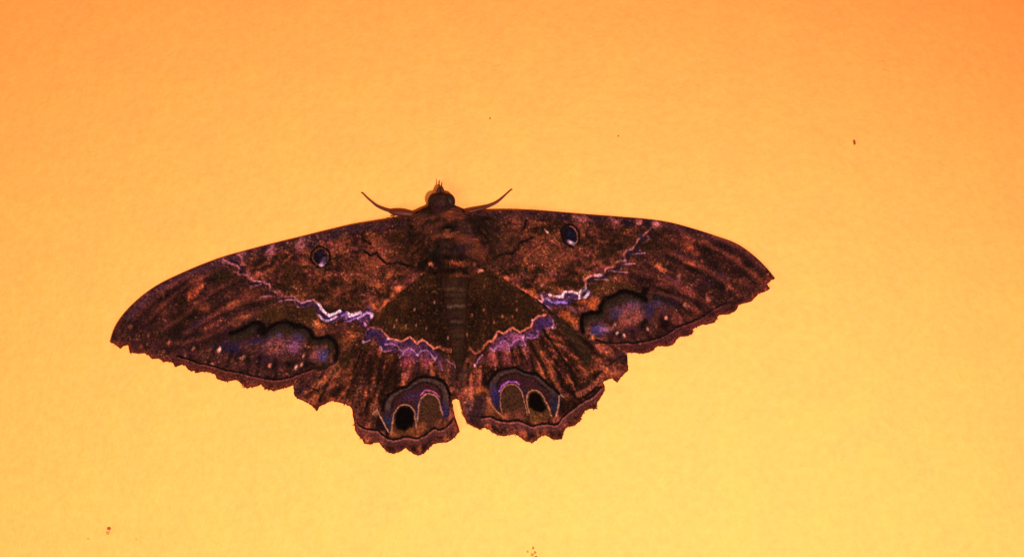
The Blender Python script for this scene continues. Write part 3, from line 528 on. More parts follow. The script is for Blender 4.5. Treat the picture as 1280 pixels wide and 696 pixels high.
def paint_hw(x, y, left):
    c0 = (522, 262) if left else (615, 325)
    b, st, bl, fi = base_coat(x, y, c0, 40 if left else 22, 61 if left else 81, (48, 25, 16), (126, 61, 36))
    b = b * (.70 + .6 * sstep(.3, .7, st))[:, None]
    p = Paint(x, y, b); B = p.blob; L = p.line
    for v in (VHL if left else VHR):
        L([(a + 3, b2) for a, b2 in catmull(v, 4)], 4, (54, 28, 16), .6, 3, .5); L(catmull(v, 4), 1.4, (26, 14, 10), .4, 1.8, .8)
    for pts in ([[(470, 432), (461, 465), (450, 505)], [(455, 445), (446, 480), (440, 505)], [(497, 440), (491, 462), (484, 482)], [(523, 436), (521, 470)], [(482, 436), (474, 462), (466, 500)], [(440, 440), (428, 470), (420, 498)]] if left else
                [[(640, 430), (650, 460)], [(660, 424), (682, 462), (700, 500)], [(672, 420), (698, 458), (716, 490)], [(622, 436), (626, 462)], [(712, 430), (732, 452), (748, 478)], [(606, 440), (604, 480)]]):
        L(catmull(pts, 5), 3.2, (30, 16, 12), .55, 3, .6)
    if left:
        tri = [(540, 330), (575, 340), (580, 445), (560, 448), (546, 440), (530, 430), (513, 420), (495, 428), (478, 420), (462, 405), (500, 365)]
        p.poly(tri, (46, 28, 15), .90, 7)
        for (cx, cy, rx, ry, a) in [(545, 395, 12, 26, .6), (592, 392, 11, 24, .6), (552, 360, 8, 18, .5), (520, 390, 16, 10, .4), (625, 385, 18, 10, .4), (560, 425, 26, 8, .5)]: B(cx, cy, rx, ry, 0, (32, 18, 11), a, .7)
        for (cx, cy, rx, ry, a) in [(500, 405, 18, 6, .5), (640, 400, 16, 5, .5), (530, 352, 10, 8, .4), (605, 350, 12, 8, .4), (500, 380, 14, 8, .35)]: B(cx, cy, rx, ry, 20, (76, 46, 22), a, .8)
        k = lambda pts: Z(440, 400, 6.96, pts)
        p.poly(k([(100, 110), (130, 80), (200, 65), (270, 90), (300, 140), (340, 165), (430, 190), (510, 155), (570, 205), (615, 175), (700, 245), (770, 300), (800, 340), (790, 430), (740, 400), (700, 350), (640, 400), (580, 330), (550, 380), (480, 330), (420, 320), (380, 270), (280, 285), (240, 210), (200, 160), (130, 190)]), (62, 36, 64), .85, 2.4, .15)
        for (cx, cy, rx, ry, c, a) in [(180, 115, 60, 30, (44, 34, 66), .9), (270, 190, 34, 50, (46, 30, 72), .9), (505, 190, 30, 22, (38, 26, 66), .9), (630, 215, 34, 26, (56, 30, 60), .8), (490, 350, 60, 80, (120, 48, 60), .8), (640, 360, 50, 50, (124, 50, 62), .8), (570, 380, 14, 80, (56, 28, 44), .8), (410, 400, 20, 100, (60, 30, 34), .7), (490, 270, 40, 26, (120, 66, 110), .8), (370, 190, 50, 20, (116, 70, 130), .7), (780, 380, 30, 40, (140, 66, 90), .7), (850, 430, 70, 60, (86, 44, 46), .7), (140, 230, 70, 40, (66, 40, 20), .7), (300, 310, 70, 30, (80, 46, 20), .6)]:
            q = k([(cx, cy)])[0]; B(*q, rx / 6.96, ry / 6.96, 0, c, a)
        p.mosaic(*k([(500, 280)])[0], 18, 10, [(126, 74, 112), (52, 32, 70), (170, 96, 100)], .7); p.mosaic(*k([(640, 290)])[0], 14, 10, [(126, 74, 112), (52, 32, 70)], .7)
        L(k([(110, 90), (170, 65), (250, 75), (290, 120)]), 1.6, (142, 76, 74), .7, 1, .5)
        L(k([(290, 120), (330, 162), (380, 167), (430, 185), (470, 165), (510, 146), (570, 202), (612, 168), (660, 195), (710, 242), (765, 225)]), 1.8, (200, 110, 84), .9, .9, .35)
        L(k([(765, 235), (820, 255), (880, 262), (930, 262)]), 3, (140, 68, 46), .7, 2, .6)
        for sg in ([(290, 210), (350, 205), (400, 222), (430, 262)], [(250, 228), (265, 270), (300, 272), (345, 260)], [(418, 325), (450, 282), (490, 240), (540, 262), (570, 305), (600, 268), (650, 258), (690, 290), (722, 342), (745, 308)], [(770, 370), (788, 432)], [(820, 340), (870, 372), (915, 420), (960, 400)], [(95, 200), (160, 172)]):
            L(k(sg), 1.1, (164, 116, 168), .75, .9, .7)
        for q in k([(108, 192), (320, 160), (722, 338), (572, 303)]): B(*q, 1.6, 1.7, 0, (206, 170, 204), .8, .4)
        B(565, 487, 10, 4, 0, (130, 66, 50), .8); B(566, 470, 8, 14, 0, (58, 36, 30), .8); B(555, 455, 6, 10, 0, (70, 38, 30), .7)
        B(430, 452, 8, 20, 40, (48, 32, 16), .85); B(385, 478, 20, 6, -25, (56, 30, 30), .8); L([(384, 482), (398, 488)], 1.8, (24, 12, 12), .8); B(375, 488, 7, 8, 0, (58, 32, 38), .8)
        B(452, 530, 7, 9, 0, (130, 58, 44), .6); B(414, 490, 12, 5, 20, (34, 20, 14), .7); B(430, 470, 8, 12, 0, (130, 66, 36), .6)
        for q in [(445, 505), (468, 520), (450, 478)]: B(*q, 6, 16, 20, (50, 30, 26), .6)
        for (a, b2) in Z(480, 340, 5.8, [(160, 388), (235, 380), (310, 405), (365, 220), (465, 475), (95, 345), (225, 270), (75, 395)]): B(a, b2, 1.1, 2.2, 10, (150, 104, 92), .75, .2)
        mg = HW_L[3:-5]
    else:
        tri = [(575, 335), (615, 335), (645, 358), (676, 380), (690, 396), (668, 402), (656, 412), (640, 412), (622, 414), (608, 430), (590, 442), (575, 450), (560, 445)]
        p.poly(tri, (46, 28, 15), .90, 7)
        for (cx, cy, rx, ry, a) in [(545, 395, 12, 26, .6), (592, 392, 11, 24, .6), (552, 360, 8, 18, .5), (520, 390, 16, 10, .4), (625, 385, 18, 10, .4), (560, 425, 26, 8, .5)]: B(cx, cy, rx, ry, 0, (32, 18, 11), a, .7)
        for (cx, cy, rx, ry, a) in [(500, 405, 18, 6, .5), (640, 400, 16, 5, .5), (530, 352, 10, 8, .4), (605, 350, 12, 8, .4), (500, 380, 14, 8, .35)]: B(cx, cy, rx, ry, 20, (76, 46, 22), a, .8)
        k = lambda pts: Z(570, 380, 6.33, pts)
        p.poly(k([(620, 130), (650, 100), (710, 85), (780, 110), (795, 190), (700, 200), (660, 260), (560, 280), (540, 340), (470, 330), (420, 360), (330, 360), (290, 400), (255, 360), (330, 250), (380, 240), (450, 205), (520, 235), (600, 190)]), (70, 38, 70), .85, 2.2, .15)
        for (cx, cy, rx, ry, c, a) in [(730, 140, 60, 34, (46, 32, 88), .9), (660, 160, 24, 40, (44, 30, 80), .8), (600, 250, 50, 12, (48, 34, 100), .9), (480, 265, 50, 30, (128, 64, 96), .9), (370, 330, 50, 40, (120, 64, 90), .8), (280, 440, 34, 50, (130, 58, 60), .7), (400, 430, 60, 60, (104, 46, 50), .7), (740, 220, 60, 20, (56, 38, 20), .8), (200, 440, 40, 60, (84, 44, 40), .7), (560, 370, 20, 60, (90, 44, 50), .6)]:
            q = k([(cx, cy)])[0]; B(*q, rx / 6.33, ry / 6.33, 0, c, a)
        p.mosaic(*k([(450, 280)])[0], 22, 10, [(126, 74, 112), (52, 32, 70), (170, 96, 100)], .7)
        L(k([(255, 292), (290, 290), (330, 216), (380, 232), (445, 185), (510, 222), (560, 190), (595, 180), (610, 130), (650, 95), (710, 85)]), 1.8, (198, 104, 84), .9, .9, .35); L(k([(110, 345), (155, 390), (200, 360), (255, 292)]), 2.2, (160, 78, 56), .7, 1.4, .5)
        for sg in ([(560, 262), (600, 268), (645, 262), (655, 225), (640, 205)], [(340, 330), (370, 282), (430, 332), (460, 290), (530, 270), (550, 330)], [(210, 400), (180, 430), (150, 488)], [(420, 330), (425, 370)], [(770, 120), (775, 180), (740, 190)], [(270, 345), (300, 368), (330, 320)]):
            L(k(sg), 1.1, (164, 104, 150), .75, .9, .7)
        for q in k([(300, 366), (152, 482), (772, 130), (768, 182), (606, 130), (530, 262)]): B(*q, 1.6, 1.7, 0, (204, 156, 190), .8, .4)
        L(Z(570, 380, 6.33, [(690, 200), (750, 290), (830, 410), (886, 500)]) + Z(660, 400, 4.64, [(240, 270), (265, 340), (280, 400)]), 2.2, (26, 18, 14), .9, 1.4, .2)
        L([(697, 400), (722, 428), (735, 450)], 9, (50, 36, 22), .85, 5, .2); B(736, 470, 5, 9, 0, (40, 24, 14), .7)  # wide olive line paints in the forewing edge's shadow on the hindwing
        B(584, 487, 8, 4, 0, (140, 70, 40), .8); B(580, 470, 7, 14, 0, (60, 38, 32), .8); B(586, 510, 8, 14, -15, (62, 40, 50), .8)
        B(745, 455, 14, 7, -40, (120, 58, 34), .6); B(770, 446, 12, 6, -20, (66, 36, 36), .8); L([(762, 455), (775, 446)], 1.8, (28, 14, 12), .7); B(748, 468, 10, 4, -40, (26, 14, 12), .8); B(778, 458, 6, 8, 0, (100, 46, 34), .6)
        L(Z(660, 400, 4.64, [(290, 430), (350, 400), (395, 360), (430, 320)]), 5, (132, 68, 50), .75, 2.4, .4); L(Z(660, 400, 4.64, [(300, 460), (340, 440), (400, 385)]), 1.6, (26, 12, 12), .8, 1)
        for (a, b2) in Z(570, 380, 6.33, [(368, 97), (445, 98), (480, 45), (220, 45), (130, 85), (300, 150), (90, 240)]): B(a, b2, 1.2, 2.2, 0, (150, 84, 60), .75, .2)
        mg = HW_R[4:-5]
    grains(p, 350 if left else 450, .9)
    eyespots(p, left)
    L(mg, 5, (110, 44, 28), .55, 3, .5); L(mg, 1.5, (56, 20, 14), .45, 1, .8)
    grains(p, 300 if left else 400, .3)
    return p.c

# ------------------------------------------------------------------ wing geometry
MM = .001
def bodyh(x, y):
    """how far the wings stand off the wall (m)"""
    r = abs(x - 565) / 400.0
    h = 0.35 + 2.3 * np.exp(-(r * 4.2) ** 1.3) + .25 * (fbm(x, y, 60, 2, 5) - .5)
    return h
def vein_relief(x, y, veins, amp):
    p = Paint(x, y, (0, 0, 0)); h = np.zeros(len(x))
    for v in veins:
        idx, xx, yy, d = p.dist(catmull(v, 5), 4)
        h[idx] = np.maximum(h[idx], amp * np.exp(-(d / 1.1) ** 2))
    return h
def height(kind, left, x, y):
    h = bodyh(x, y)
    if kind == 'fw':
        # overlap: forewing rides on the hindwing
        over = sstep(150, 60, np.abs(x - 570)) * .35 + .35
        h = h * 1.0 + over
        h += .10 * np.sin(np.arctan2(y - 300, np.abs(x - 565)) * 26) * sstep(60, 260, np.abs(x - 565))
        h += vein_relief(x, y, VEL if left else VER, .05)
    else:
        h = h * .55 + .02
        h += .10 * np.sin(np.arctan2(x - 565, y - 330) * 24) * sstep(40, 130, np.hypot(x - 565, y - 340))
        h += vein_relief(x, y, VHL if left else VHR, .05)
    return np.maximum(h, .12) * MM

def wing(kind, left, outline, parent, step=.72):
    P = densify(outline, .8, .0); rg = np.random.default_rng(3)
    lo = P.min(0) - 2; hi = P.max(0) + 2
    xs = np.arange(lo[0], hi[0], step); ys = np.arange(lo[1], hi[1], step)
    nx, ny = len(xs), len(ys); ins = np.zeros((ny, nx), bool)
    A = P; Bv = np.roll(P, -1, 0)
    for j, yy in enumerate(ys):
        c = (A[:, 1] > yy) != (Bv[:, 1] > yy)
        xc = np.sort(A[c, 0] + (yy - A[c, 1]) * (Bv[c, 0] - A[c, 0]) / (Bv[c, 1] - A[c, 1]))
        ins[j] = (np.searchsorted(xc, xs) % 2) == 1
    q = ins[:-1, :-1] | ins[1:, :-1] | ins[:-1, 1:] | ins[1:, 1:]
    jj, ii = np.nonzero(q); vid = lambda j, i: j * nx + i
    quads = np.stack([vid(jj, ii), vid(jj + 1, ii), vid(jj + 1, ii + 1), vid(jj, ii + 1)], 1)
    used, inv = np.unique(quads, return_inverse=True); quads = inv.reshape(quads.shape)
    VX = xs[used % nx].copy(); VY = ys[used // nx].copy(); inside = ins.ravel()[used]
    out = np.nonzero(~inside)[0]
    bestd = np.full(len(out), 1e9); bx = np.zeros(len(out)); by = np.zeros(len(out))
    for a, b in zip(A, Bv):
        v = b - a; Lq = max(v @ v, 1e-9)
        t = np.clip(((VX[out] - a[0]) * v[0] + (VY[out] - a[1]) * v[1]) / Lq, 0, 1)
        cx = a[0] + t * v[0]; cy = a[1] + t * v[1]; d = np.hypot(VX[out] - cx, VY[out] - cy); m = d < bestd
        bestd[m] = d[m]; bx[m] = cx[m]; by[m] = cy[m]
    # ragged scale edge: the border wanders a fraction of a pixel
    VX[out] = bx; VY[out] = by
    jag = (fbm(VX[out], VY[out], 2.2, 2, 8) - .5) * (1.5 if True else 0)
    isc = np.zeros(len(out), bool)
    if kind == 'fw':
        cst = np.array(costaL if left else costaR)
        dc = np.min(np.hypot(VX[out][:, None] - cst[None, :, 0], VY[out][:, None] - cst[None, :, 1]), 1); isc = dc < 7
    VY[out] += np.where(isc, 0, jag); VX[out] += np.where(isc, 0, (fbm(VX[out], VY[out], 2.2, 2, 18) - .5) * 1.5)
    col = (paint_fw if kind == 'fw' else paint_hw)(VX, VY, left)
    h = height(kind, left, VX, VY)
    # each scale stands a touch proud
    h = h + .018 * MM * (fbm(VX, VY, 1.6, 1, 44) - .5) * 2
    top = np.stack([(VX - CX) * S, -h, ZC - (VY - CY) * S], 1)
    bot = top.copy(); bot[:, 1] += .09 * MM
    n = len(top)
    E = np.concatenate([quads[:, [0, 1]], quads[:, [1, 2]], quads[:, [2, 3]], quads[:, [3, 0]]])
    key = np.sort(E, 1); code = key[:, 0].astype(np.int64) * n + key[:, 1]
    u, idx, cnt = np.unique(code, return_index=True, return_counts=True); bE = E[idx[cnt == 1]]
    rim = np.stack([bE[:, 1], bE[:, 0], bE[:, 0] + n, bE[:, 1] + n], 1)
    allq = np.concatenate([quads, quads[:, ::-1] + n, rim])
    lum = col.mean(1, keepdims=True); col = col * np.clip((lum / 55) ** .26, .65, 1.12) * np.array([1.04, .985, 1.06]); cc = lin(col.clip(4, 250)) / ILL
    name = "forewing" if kind == 'fw' else "hindwing"
    return mesh_np(name, np.concatenate([top, bot]), allq, M_WING, parent, np.concatenate([cc, cc * .8]))

def hair_mesh(name, roots, dirs, lens, wid, cols, parent, lift):
    """tapered three-sided hairs, two joints each, in photograph pixels; dirs = unit (dx, dy), lift = rise in m"""
    V = []; Fq = []; C = []
    for (rx, ry, rh), (dx, dy), ln, w, c, lf in zip(roots, dirs, lens, wid, cols, lift):
        b = len(V); px, py = -dy, dx
        for t, hh, ww in ((0, 0, 1), (.5, .8, .8)):
            for s, e in ((1, 0), (-1, 0), (0, 1)):
                V.append(W(rx + dx * ln * t + px * w * ww * s * .5, ry + dy * ln * t + py * w * ww * s * .5, rh + lf * hh + e * w * ww * S * .6)); C.append(c)
        V.append(W(rx + dx * ln, ry + dy * ln, rh + lf)); C.append(c)
        for s in range(3):
            a, d = s, (s + 1) % 3
            Fq.append((b + a, b + d, b + 3 + d, b + 3 + a)); Fq.append((b + 3 + a, b + 3 + d, b + 6))
    o = mesh_np(name, np.array(V), Fq, M_FUR, parent, np.array(C)); o["kind"] = "stuff"; return o

def fringe(kind, left, pts, parent, seed):
    rg = np.random.default_rng(seed); P = densify(pts, .55, closed=False)
    T = np.gradient(P, axis=0); T /= np.maximum(np.hypot(T[:, 0], T[:, 1]), 1e-6)[:, None]
    cx, cy = (560, 340)
    roots, dirs, lens, wid, cols = [], [], [], [], []
    lf = []
    hh = height(kind, left, P[:, 0], P[:, 1])
    for i in range(2, len(P) - 2):
        for r in range(2):
            n = np.array([-T[i][1], T[i][0]])
            if n @ (P[i] - np.array([cx, cy])) < 0: n = -n
            d = n + rg.normal(0, .28, 2); d /= np.hypot(*d)
            clump = vnoise(np.array([i / 4.0]), np.array([seed * 1.7]), 3)[0]
            ln = (.2 + 1.4 * clump + 3.2 * max(0, vnoise(np.array([i / 2.6]), np.array([seed * 2.3]), 9)[0] - .66) * 3) * rg.uniform(.6, 1.15)
            roots.append((P[i][0] - n[0] * 1.2, P[i][1] - n[1] * 1.2, max(hh[i] - .05 * MM, .05 * MM))); dirs.append(d); lens.append(ln + 1.0); wid.append(rg.uniform(.5, .9))
            base = np.array([(88, 34, 22), (64, 26, 22), (128, 44, 22)][rg.integers(3)]) * rg.uniform(.7, 1.15)
            cols.append(lin(base) / ILL); lf.append(rg.uniform(-.04, .08) * MM)
    return hair_mesh("fringe", roots, dirs, lens, wid, cols, parent, lf)

# ------------------------------------------------------------------ the moth
moth = bpy.data.objects.new("moth", None); link(moth); moth.location = (0, 0, 0)
moth["label"] = "large dark brown moth with spread scalloped wings resting on the orange wall"; moth["category"] = "moth"
w1 = wing('hw', True, HW_L, moth); w1["label"] = "left hindwing with a purple zigzag and two eyespots"
w2 = wing('hw', False, HW_R, moth); w2["label"] = "right hindwing with a purple zigzag and two eyespots"
w3 = wing('fw', True, FW_L, moth); w3["label"] = "left forewing with a white zigzag and a round dark mark"
w4 = wing('fw', False, FW_R, moth); w4["label"] = "right forewing with a white zigzag and an oval dark mark"
fringe('hw', True, HW_L[6:-5], w1, 5); fringe('hw', False, HW_R[5:-5], w2, 6)
fringe('fw', True, margL, w3, 7); fringe('fw', False, margR, w4, 8)

def deep(c, piv=64, ex=.65):
    c = c * np.array([1.04, .97, .96]); l = c.mean(1, keepdims=True); return c * np.clip((l / piv) ** ex, .45, 1.5)
def paint_body(x, y):
    b, st, bl, fi = base_coat(x, y, (562, 240), 16, 501, (44, 26, 18), (104, 54, 36))
    p = Paint(x, y, b); B = p.blob; L = p.line
    k = lambda pts: Z(490, 250, 5.8, pts)
    for (cx, cy, rx, ry, an, c, a) in [(370, 60, 110, 30, 0, (74, 36, 36), .8), (420, 120, 80, 34, 0, (112, 54, 34), .8), (220, 140, 80, 30, -20, (92, 46, 38), .7), (180, 260, 60, 30, 0, (52, 32, 30), .7), (540, 220, 70, 30, 60, (62, 38, 44), .7), (620, 150, 60, 40, 20, (50, 32, 24), .8), (130, 210, 60, 60, 0, (50, 34, 28), .7),
            (415, 200, 66, 16, 0, (22, 12, 10), .95), (420, 260, 60, 26, 0, (128, 66, 42), .9), (415, 285, 40, 12, 0, (24, 14, 12), .95), (480, 290, 50, 30, 30, (96, 48, 30), .7), (330, 380, 60, 30, 0, (38, 34, 30), .8), (490, 355, 80, 28, -12, (54, 32, 44), .9), (430, 410, 140, 22, 0, (34, 22, 14), .9), (470, 450, 70, 12, 5, (150, 72, 42), .9),
            (420, 500, 100, 18, 0, (40, 22, 16), .8), (470, 538, 90, 12, 0, (146, 78, 44), .9), (450, 565, 90, 16, 0, (20, 12, 10), .95), (590, 380, 30, 50, 20, (116, 60, 40), .7), (290, 460, 16, 14, 0, (176, 104, 72), .9), (235, 545, 18, 14, 0, (206, 128, 104), .9), (640, 510, 20, 14, 40, (206, 120, 100), .9), (592, 455, 12, 18, 0, (190, 104, 70), .9), (320, 490, 20, 20, 0, (110, 60, 44), .6), (560, 500, 20, 60, 10, (96, 52, 34), .6)]:
        q = k([(cx, cy)])[0]; B(*q, rx / 5.8, ry / 5.8, an, c, a)
    grains(p, 700, .6, (170, 96, 68))
    return deep(p.c)
def paint_abd(x, y):
    b, st, bl, fi = base_coat(x, y, (566, 300), 20, 601, (38, 23, 15), (62, 38, 24))
    p = Paint(x, y, b); L = p.line
    for (yy, w, c, a) in [(361, 13, (94, 68, 52), .85), (367, 12, (66, 50, 38), .8), (381.5, 11, (100, 80, 68), .9), (400.5, 8, (84, 60, 54), .75), (418, 7, (70, 50, 40), .7), (436, 6, (60, 44, 34), .6)]:
        cx = 568 + (yy - 345) * .05
        L([(cx - w, yy + 1.5), (cx, yy), (cx + w, yy + 1)], 2.6, c, a * .95, 2.4, .6)
        L([(cx - w - 2, yy + 6), (cx, yy + 4), (cx + w + 2, yy + 6)], 2.4, (26, 16, 10), .5, 2.5)
    w = 17 - (y - 345) * .105; p.mix(.55 * sstep(.45, 1.0, np.abs(x - 568 - (y - 345) * .05) / np.maximum(w, 2)), (42, 24, 14))
    return p.c * np.array([1.05, .95, .9])

def loft(name, rings, paint, parent, mat, seg=40, power=2.0, mult=1.0):
    """rings: (cx, cy, half width px, base height m, dome height m) from head to tail"""
    V = []; Q = []; R = catmull([tuple(r) for r in rings], 9); R = [tuple(r) for r in R]
    for (cx, cy, w, h0, hh) in R:
        for s in range(seg):
            t = 2 * math.pi * s / seg
            c, sn = math.cos(t), math.sin(t)
            V.append((cx + max(w, .05) * c * mult, cy, max(h0 + hh * (sn if sn > 0 else sn * .35), .00006)))
    n = len(R)
    for i in range(n - 1):
        for s in range(seg):
            a = i * seg + s; b = i * seg + (s + 1) % seg; Q.append((a, b, b + seg, a + seg))
    Q.append(tuple(range(seg))[::-1]); Q.append(tuple((n - 1) * seg + s for s in range(seg)))
    V = np.array(V)
    col = lin(paint(V[:, 0], V[:, 1]).clip(4, 250)) / ILL
    X = np.stack([(V[:, 0] - CX) * S, -V[:, 2], ZC - (V[:, 1] - CY) * S], 1)
    return mesh_np(name, X, Q, mat, parent, col), V
thR = [(552, 255.5, 14, 2.2 * MM, .7 * MM), (553, 260, 21, 2.2 * MM, 1.2 * MM), (554, 266, 35, 2.1 * MM, 1.6 * MM), (556, 273, 46, 2.0 * MM, 2.0 * MM), (559, 288, 49, 1.9 * MM, 2.5 * MM), (562, 308, 46, 1.9 * MM, 2.7 * MM), (565, 326, 37, 1.9 * MM, 2.2 * MM), (567, 338, 27, 1.9 * MM, 1.5 * MM), (568, 346, 14, 1.8 * MM, .8 * MM)]
thorax, TV = loft("thorax", thR, paint_body, moth, M_FUR)
abR = [(567, 338, 14, 1.8 * MM, 1.0 * MM)]
for i, yy in enumerate([352, 370, 389, 407, 424, 440]):
    w = 17 - i * 1.9; cx = 568 + (yy - 345) * .05
    abR += [(cx, yy - 7, w, 1.5 * MM, (1.3 - i * .14) * MM), (cx, yy + 6, w + .2, 1.45 * MM, (1.36 - i * .14) * MM), (cx, yy + 8, w - .3, 1.4 * MM, (1.3 - i * .14) * MM)]
abR += [(573, 456, 2.5, 1.2 * MM, .5 * MM), (573.5, 460, .4, 1.1 * MM, .1 * MM)]
abdomen, _ = loft("abdomen", abR, paint_abd, moth, M_FUR)

# fur lying back over the thorax and the wing bases
rg = np.random.default_rng(12)
def tuft(name, n, parent, fn_h, paint, sampler, lrange, wr, liftr, dirf):
    pts = sampler(n); col = lin(paint(pts[:, 0], pts[:, 1]).clip(4, 250)) / ILL
    h = fn_h(pts[:, 0], pts[:, 1]); roots = [(a, b, c) for (a, b), c in zip(pts, h)]
    dirs = []
    for a, b in pts:
        d = np.array(dirf(a, b)) + rg.normal(0, .34, 2); dirs.append(d / np.hypot(*d))
    k = rg.uniform(.75, 1.6, n)
    return hair_mesh(name, roots, dirs, rg.uniform(*lrange, n), rg.uniform(*wr, n), col * k[:, None], parent, rg.uniform(*liftr, n))
yy_ = np.array([r[1] for r in thR]); 
def th_h(x, y):
    cx = np.interp(y, yy_, [r[0] for r in thR]); w = np.interp(y, yy_, [r[2] for r in thR]); h0 = np.interp(y, yy_, [r[3] for r in thR]); hh = np.interp(y, yy_, [r[4] for r in thR])
    return h0 + hh * np.sqrt(np.clip(1 - ((x - cx) / w) ** 2, 0, 1)) - .08 * MM
def th_s(n):
    out = []
    while len(out) < n:
        y = rg.uniform(260, 344); cx = np.interp(y, yy_, [r[0] for r in thR]); w = np.interp(y, yy_, [r[2] for r in thR])
        out.append((cx + w * math.sin(rg.uniform(-1.5, 1.5)), y))
    return np.array(out)
tuft("hair", 7000, thorax, th_h, paint_body, th_s, (2.5, 5), (.6, 1.1), (.04 * MM, .2 * MM), lambda a, b: ((a - 562) / 42.0, 1.0))
def sh_s(n):
    out = []
    while len(out) < n:
        y = rg.uniform(270, 338); cx = np.interp(y, yy_, [r[0] for r in thR]); w = np.interp(y, yy_, [r[2] for r in thR])
        x = cx + (w - 5 + abs(rg.normal(0, 9))) * (1 if rg.random() < .5 else -1); out.append((x, y))
    return np.array(out)
def sh_h(x, y): return np.maximum(height('fw', True, x, y), th_h(x, y) * (np.abs(x - 562) < 46)) + .02 * MM
def sh_paint(x, y):
    c = paint_body(x, y); l = x < 562; f = np.empty_like(c)
    if l.any(): f[l] = paint_fw(x[l], y[l], True)
    if (~l).any(): f[~l] = paint_fw(x[~l], y[~l], False)
    t = sstep(40, 62, np.abs(x - 562))[:, None]; return c * (1 - t) + f * t
tuft("hair", 3600, thorax, sh_h, sh_paint, sh_s, (2.5, 6), (.6, 1.1), (.02 * MM, .15 * MM), lambda a, b: ((a - 562) / 42.0, .9))
def ab_h(x, y): return 1.5 * MM + (1.3 * MM - (y - 350) / 17 * .14 * MM) * np.sqrt(np.clip(1 - ((x - 568 - (y - 345) * .05) / (15 - (y - 345) * .1)) ** 2, 0, 1)) - .06 * MM
def ab_s(n):
    y = rg.uniform(344, 452, n); return np.stack([568 + (y - 345) * .05 + (14.5 - (y - 345) * .1) * np.sin(rg.uniform(-1.4, 1.4, n)), y], 1)
tuft("hair", 2600, abdomen, ab_h, paint_abd, ab_s, (2, 4.5), (.5, .9), (.02 * MM, .12 * MM), lambda a, b: ((a - 568) / 18.0, 1.0))

# head
def ell(name, cx, cy, ch, rx, ry, rh, mat, parent, rot=0, nu=28, nv=18, paintf=None):
    V = []; Q = []
    for j in range(nv + 1):
        ph = math.pi * j / nv
        for i in range(nu):
            t = 2 * math.pi * i / nu
            a, b, c = rx * math.sin(ph) * math.cos(t), ry * math.cos(ph), rh * math.sin(ph) * math.sin(t)
            r = math.radians(rot); V.append((cx + a * math.cos(r) - b * math.sin(r), cy + a * math.sin(r) + b * math.cos(r), ch + c))
    for j in range(nv):
        for i in range(nu):
            Q.append((j * nu + i, j * nu + (i + 1) % nu, (j + 1) * nu + (i + 1) % nu, (j + 1) * nu + i))
    V = np.array(V); X = np.stack([(V[:, 0] - CX) * S, -V[:, 2], ZC - (V[:, 1] - CY) * S], 1)
    col = lin(paintf(V[:, 0], V[:, 1]).clip(4, 250)) / ILL if paintf else None
    return mesh_np(name, X, Q, mat, parent, col)
def paint_head(x, y):
    b, *_ = base_coat(x, y, (552, 270), 14, 801, (44, 24, 20), (84, 48, 40)); p = Paint(x, y, b)
    p.blob(552, 251, 8, 5, 0, (84, 58, 52), .6); p.blob(545, 259, 10, 3, 0, (66, 34, 38), .6); p.blob(550, 244, 5, 3, 0, (50, 22, 16), .7)
    return p.c
head = ell("head", 552, 253.5, 3.3 * MM, 13, 12.5, 2.0 * MM, M_FUR, moth, paintf=paint_head)
for ex, ey in ((543.2, 251.6), (562.0, 251.8)):
    ell("compound_eye", ex, ey, 3.3 * MM, 7.6, 9.6, 1.4 * MM, M_EYE, head, rot=14 if ex < 552 else -14)
def tube(name, pts, mat, parent, seg=10):
    """pts: (px, py, h, radius px)"""
    P = [np.array(q) for q in catmull(pts, 5)]; V = []; Q = []
    for i, q in enumerate(P):
        a = P[max(i - 1, 0)]; b = P[min(i + 1, len(P) - 1)]
        d = np.array([b[0] - a[0], b[1] - a[1]]); d /= max(np.hypot(*d), 1e-6)
        for s in range(seg):
            t = 2 * math.pi * s / seg
            V.append(W(q[0] - d[1] * q[3] * math.cos(t), q[1] + d[0] * q[3] * math.cos(t), q[2] + q[3] * S * math.sin(t)))
    for i in range(len(P) - 1):
        for s in range(seg):
            Q.append((i * seg + s, i * seg + (s + 1) % seg, (i + 1) * seg + (s + 1) % seg, (i + 1) * seg + s))
    Q.append(tuple(range(seg))[::-1]); Q.append(tuple((len(P) - 1) * seg + s for s in range(seg)))
    return mesh_np(name, np.array(V), Q, mat, parent)
palpL = tube("palp", [(548, 247, 3.6 * MM, 3.4), (548.6, 241, 3.3 * MM, 3.0), (549.4, 236.5, 3.0 * MM, 2.2), (550, 234, 2.9 * MM, 1.4)], M_PALP, head)
tube("palp_tip", [(549.6, 235.5, 2.9 * MM, 1.0), (549.3, 231, 2.8 * MM, .75), (549.0, 227, 2.7 * MM, .5)], M_PALP, head)
palpR = tube("palp", [(554.5, 247, 3.6 * MM, 3.4), (553.8, 241, 3.3 * MM, 3.0), (552.8, 236.5, 3.0 * MM, 2.2), (552.2, 234, 2.9 * MM, 1.4)], M_PALP, head)
tube("palp_tip", [(552.4, 235.5, 2.9 * MM, 1.0), (552.7, 231.5, 2.8 * MM, .75), (553.1, 228, 2.7 * MM, .5)], M_PALP, head)
def hd_s(n):
    t = rg.uniform(math.pi * -.05, math.pi * 1.05, n); r = np.sqrt(rg.random(n)) * 11
    return np.stack([552 + r * np.cos(t) * 1.0, 258 - r * np.sin(t) * .9 + 3], 1)
tuft("hair", 700, head, lambda x, y: 3.3 * MM + 2.0 * MM * np.sqrt(np.clip(1 - ((x - 552) / 13) ** 2 - ((y - 253.5) / 12.5) ** 2, 0, 1)) - .1 * MM, paint_head, hd_s, (2.5, 5), (.5, .9), (.05 * MM, .25 * MM), lambda a, b: ((a - 552) / 18.0, -.35))

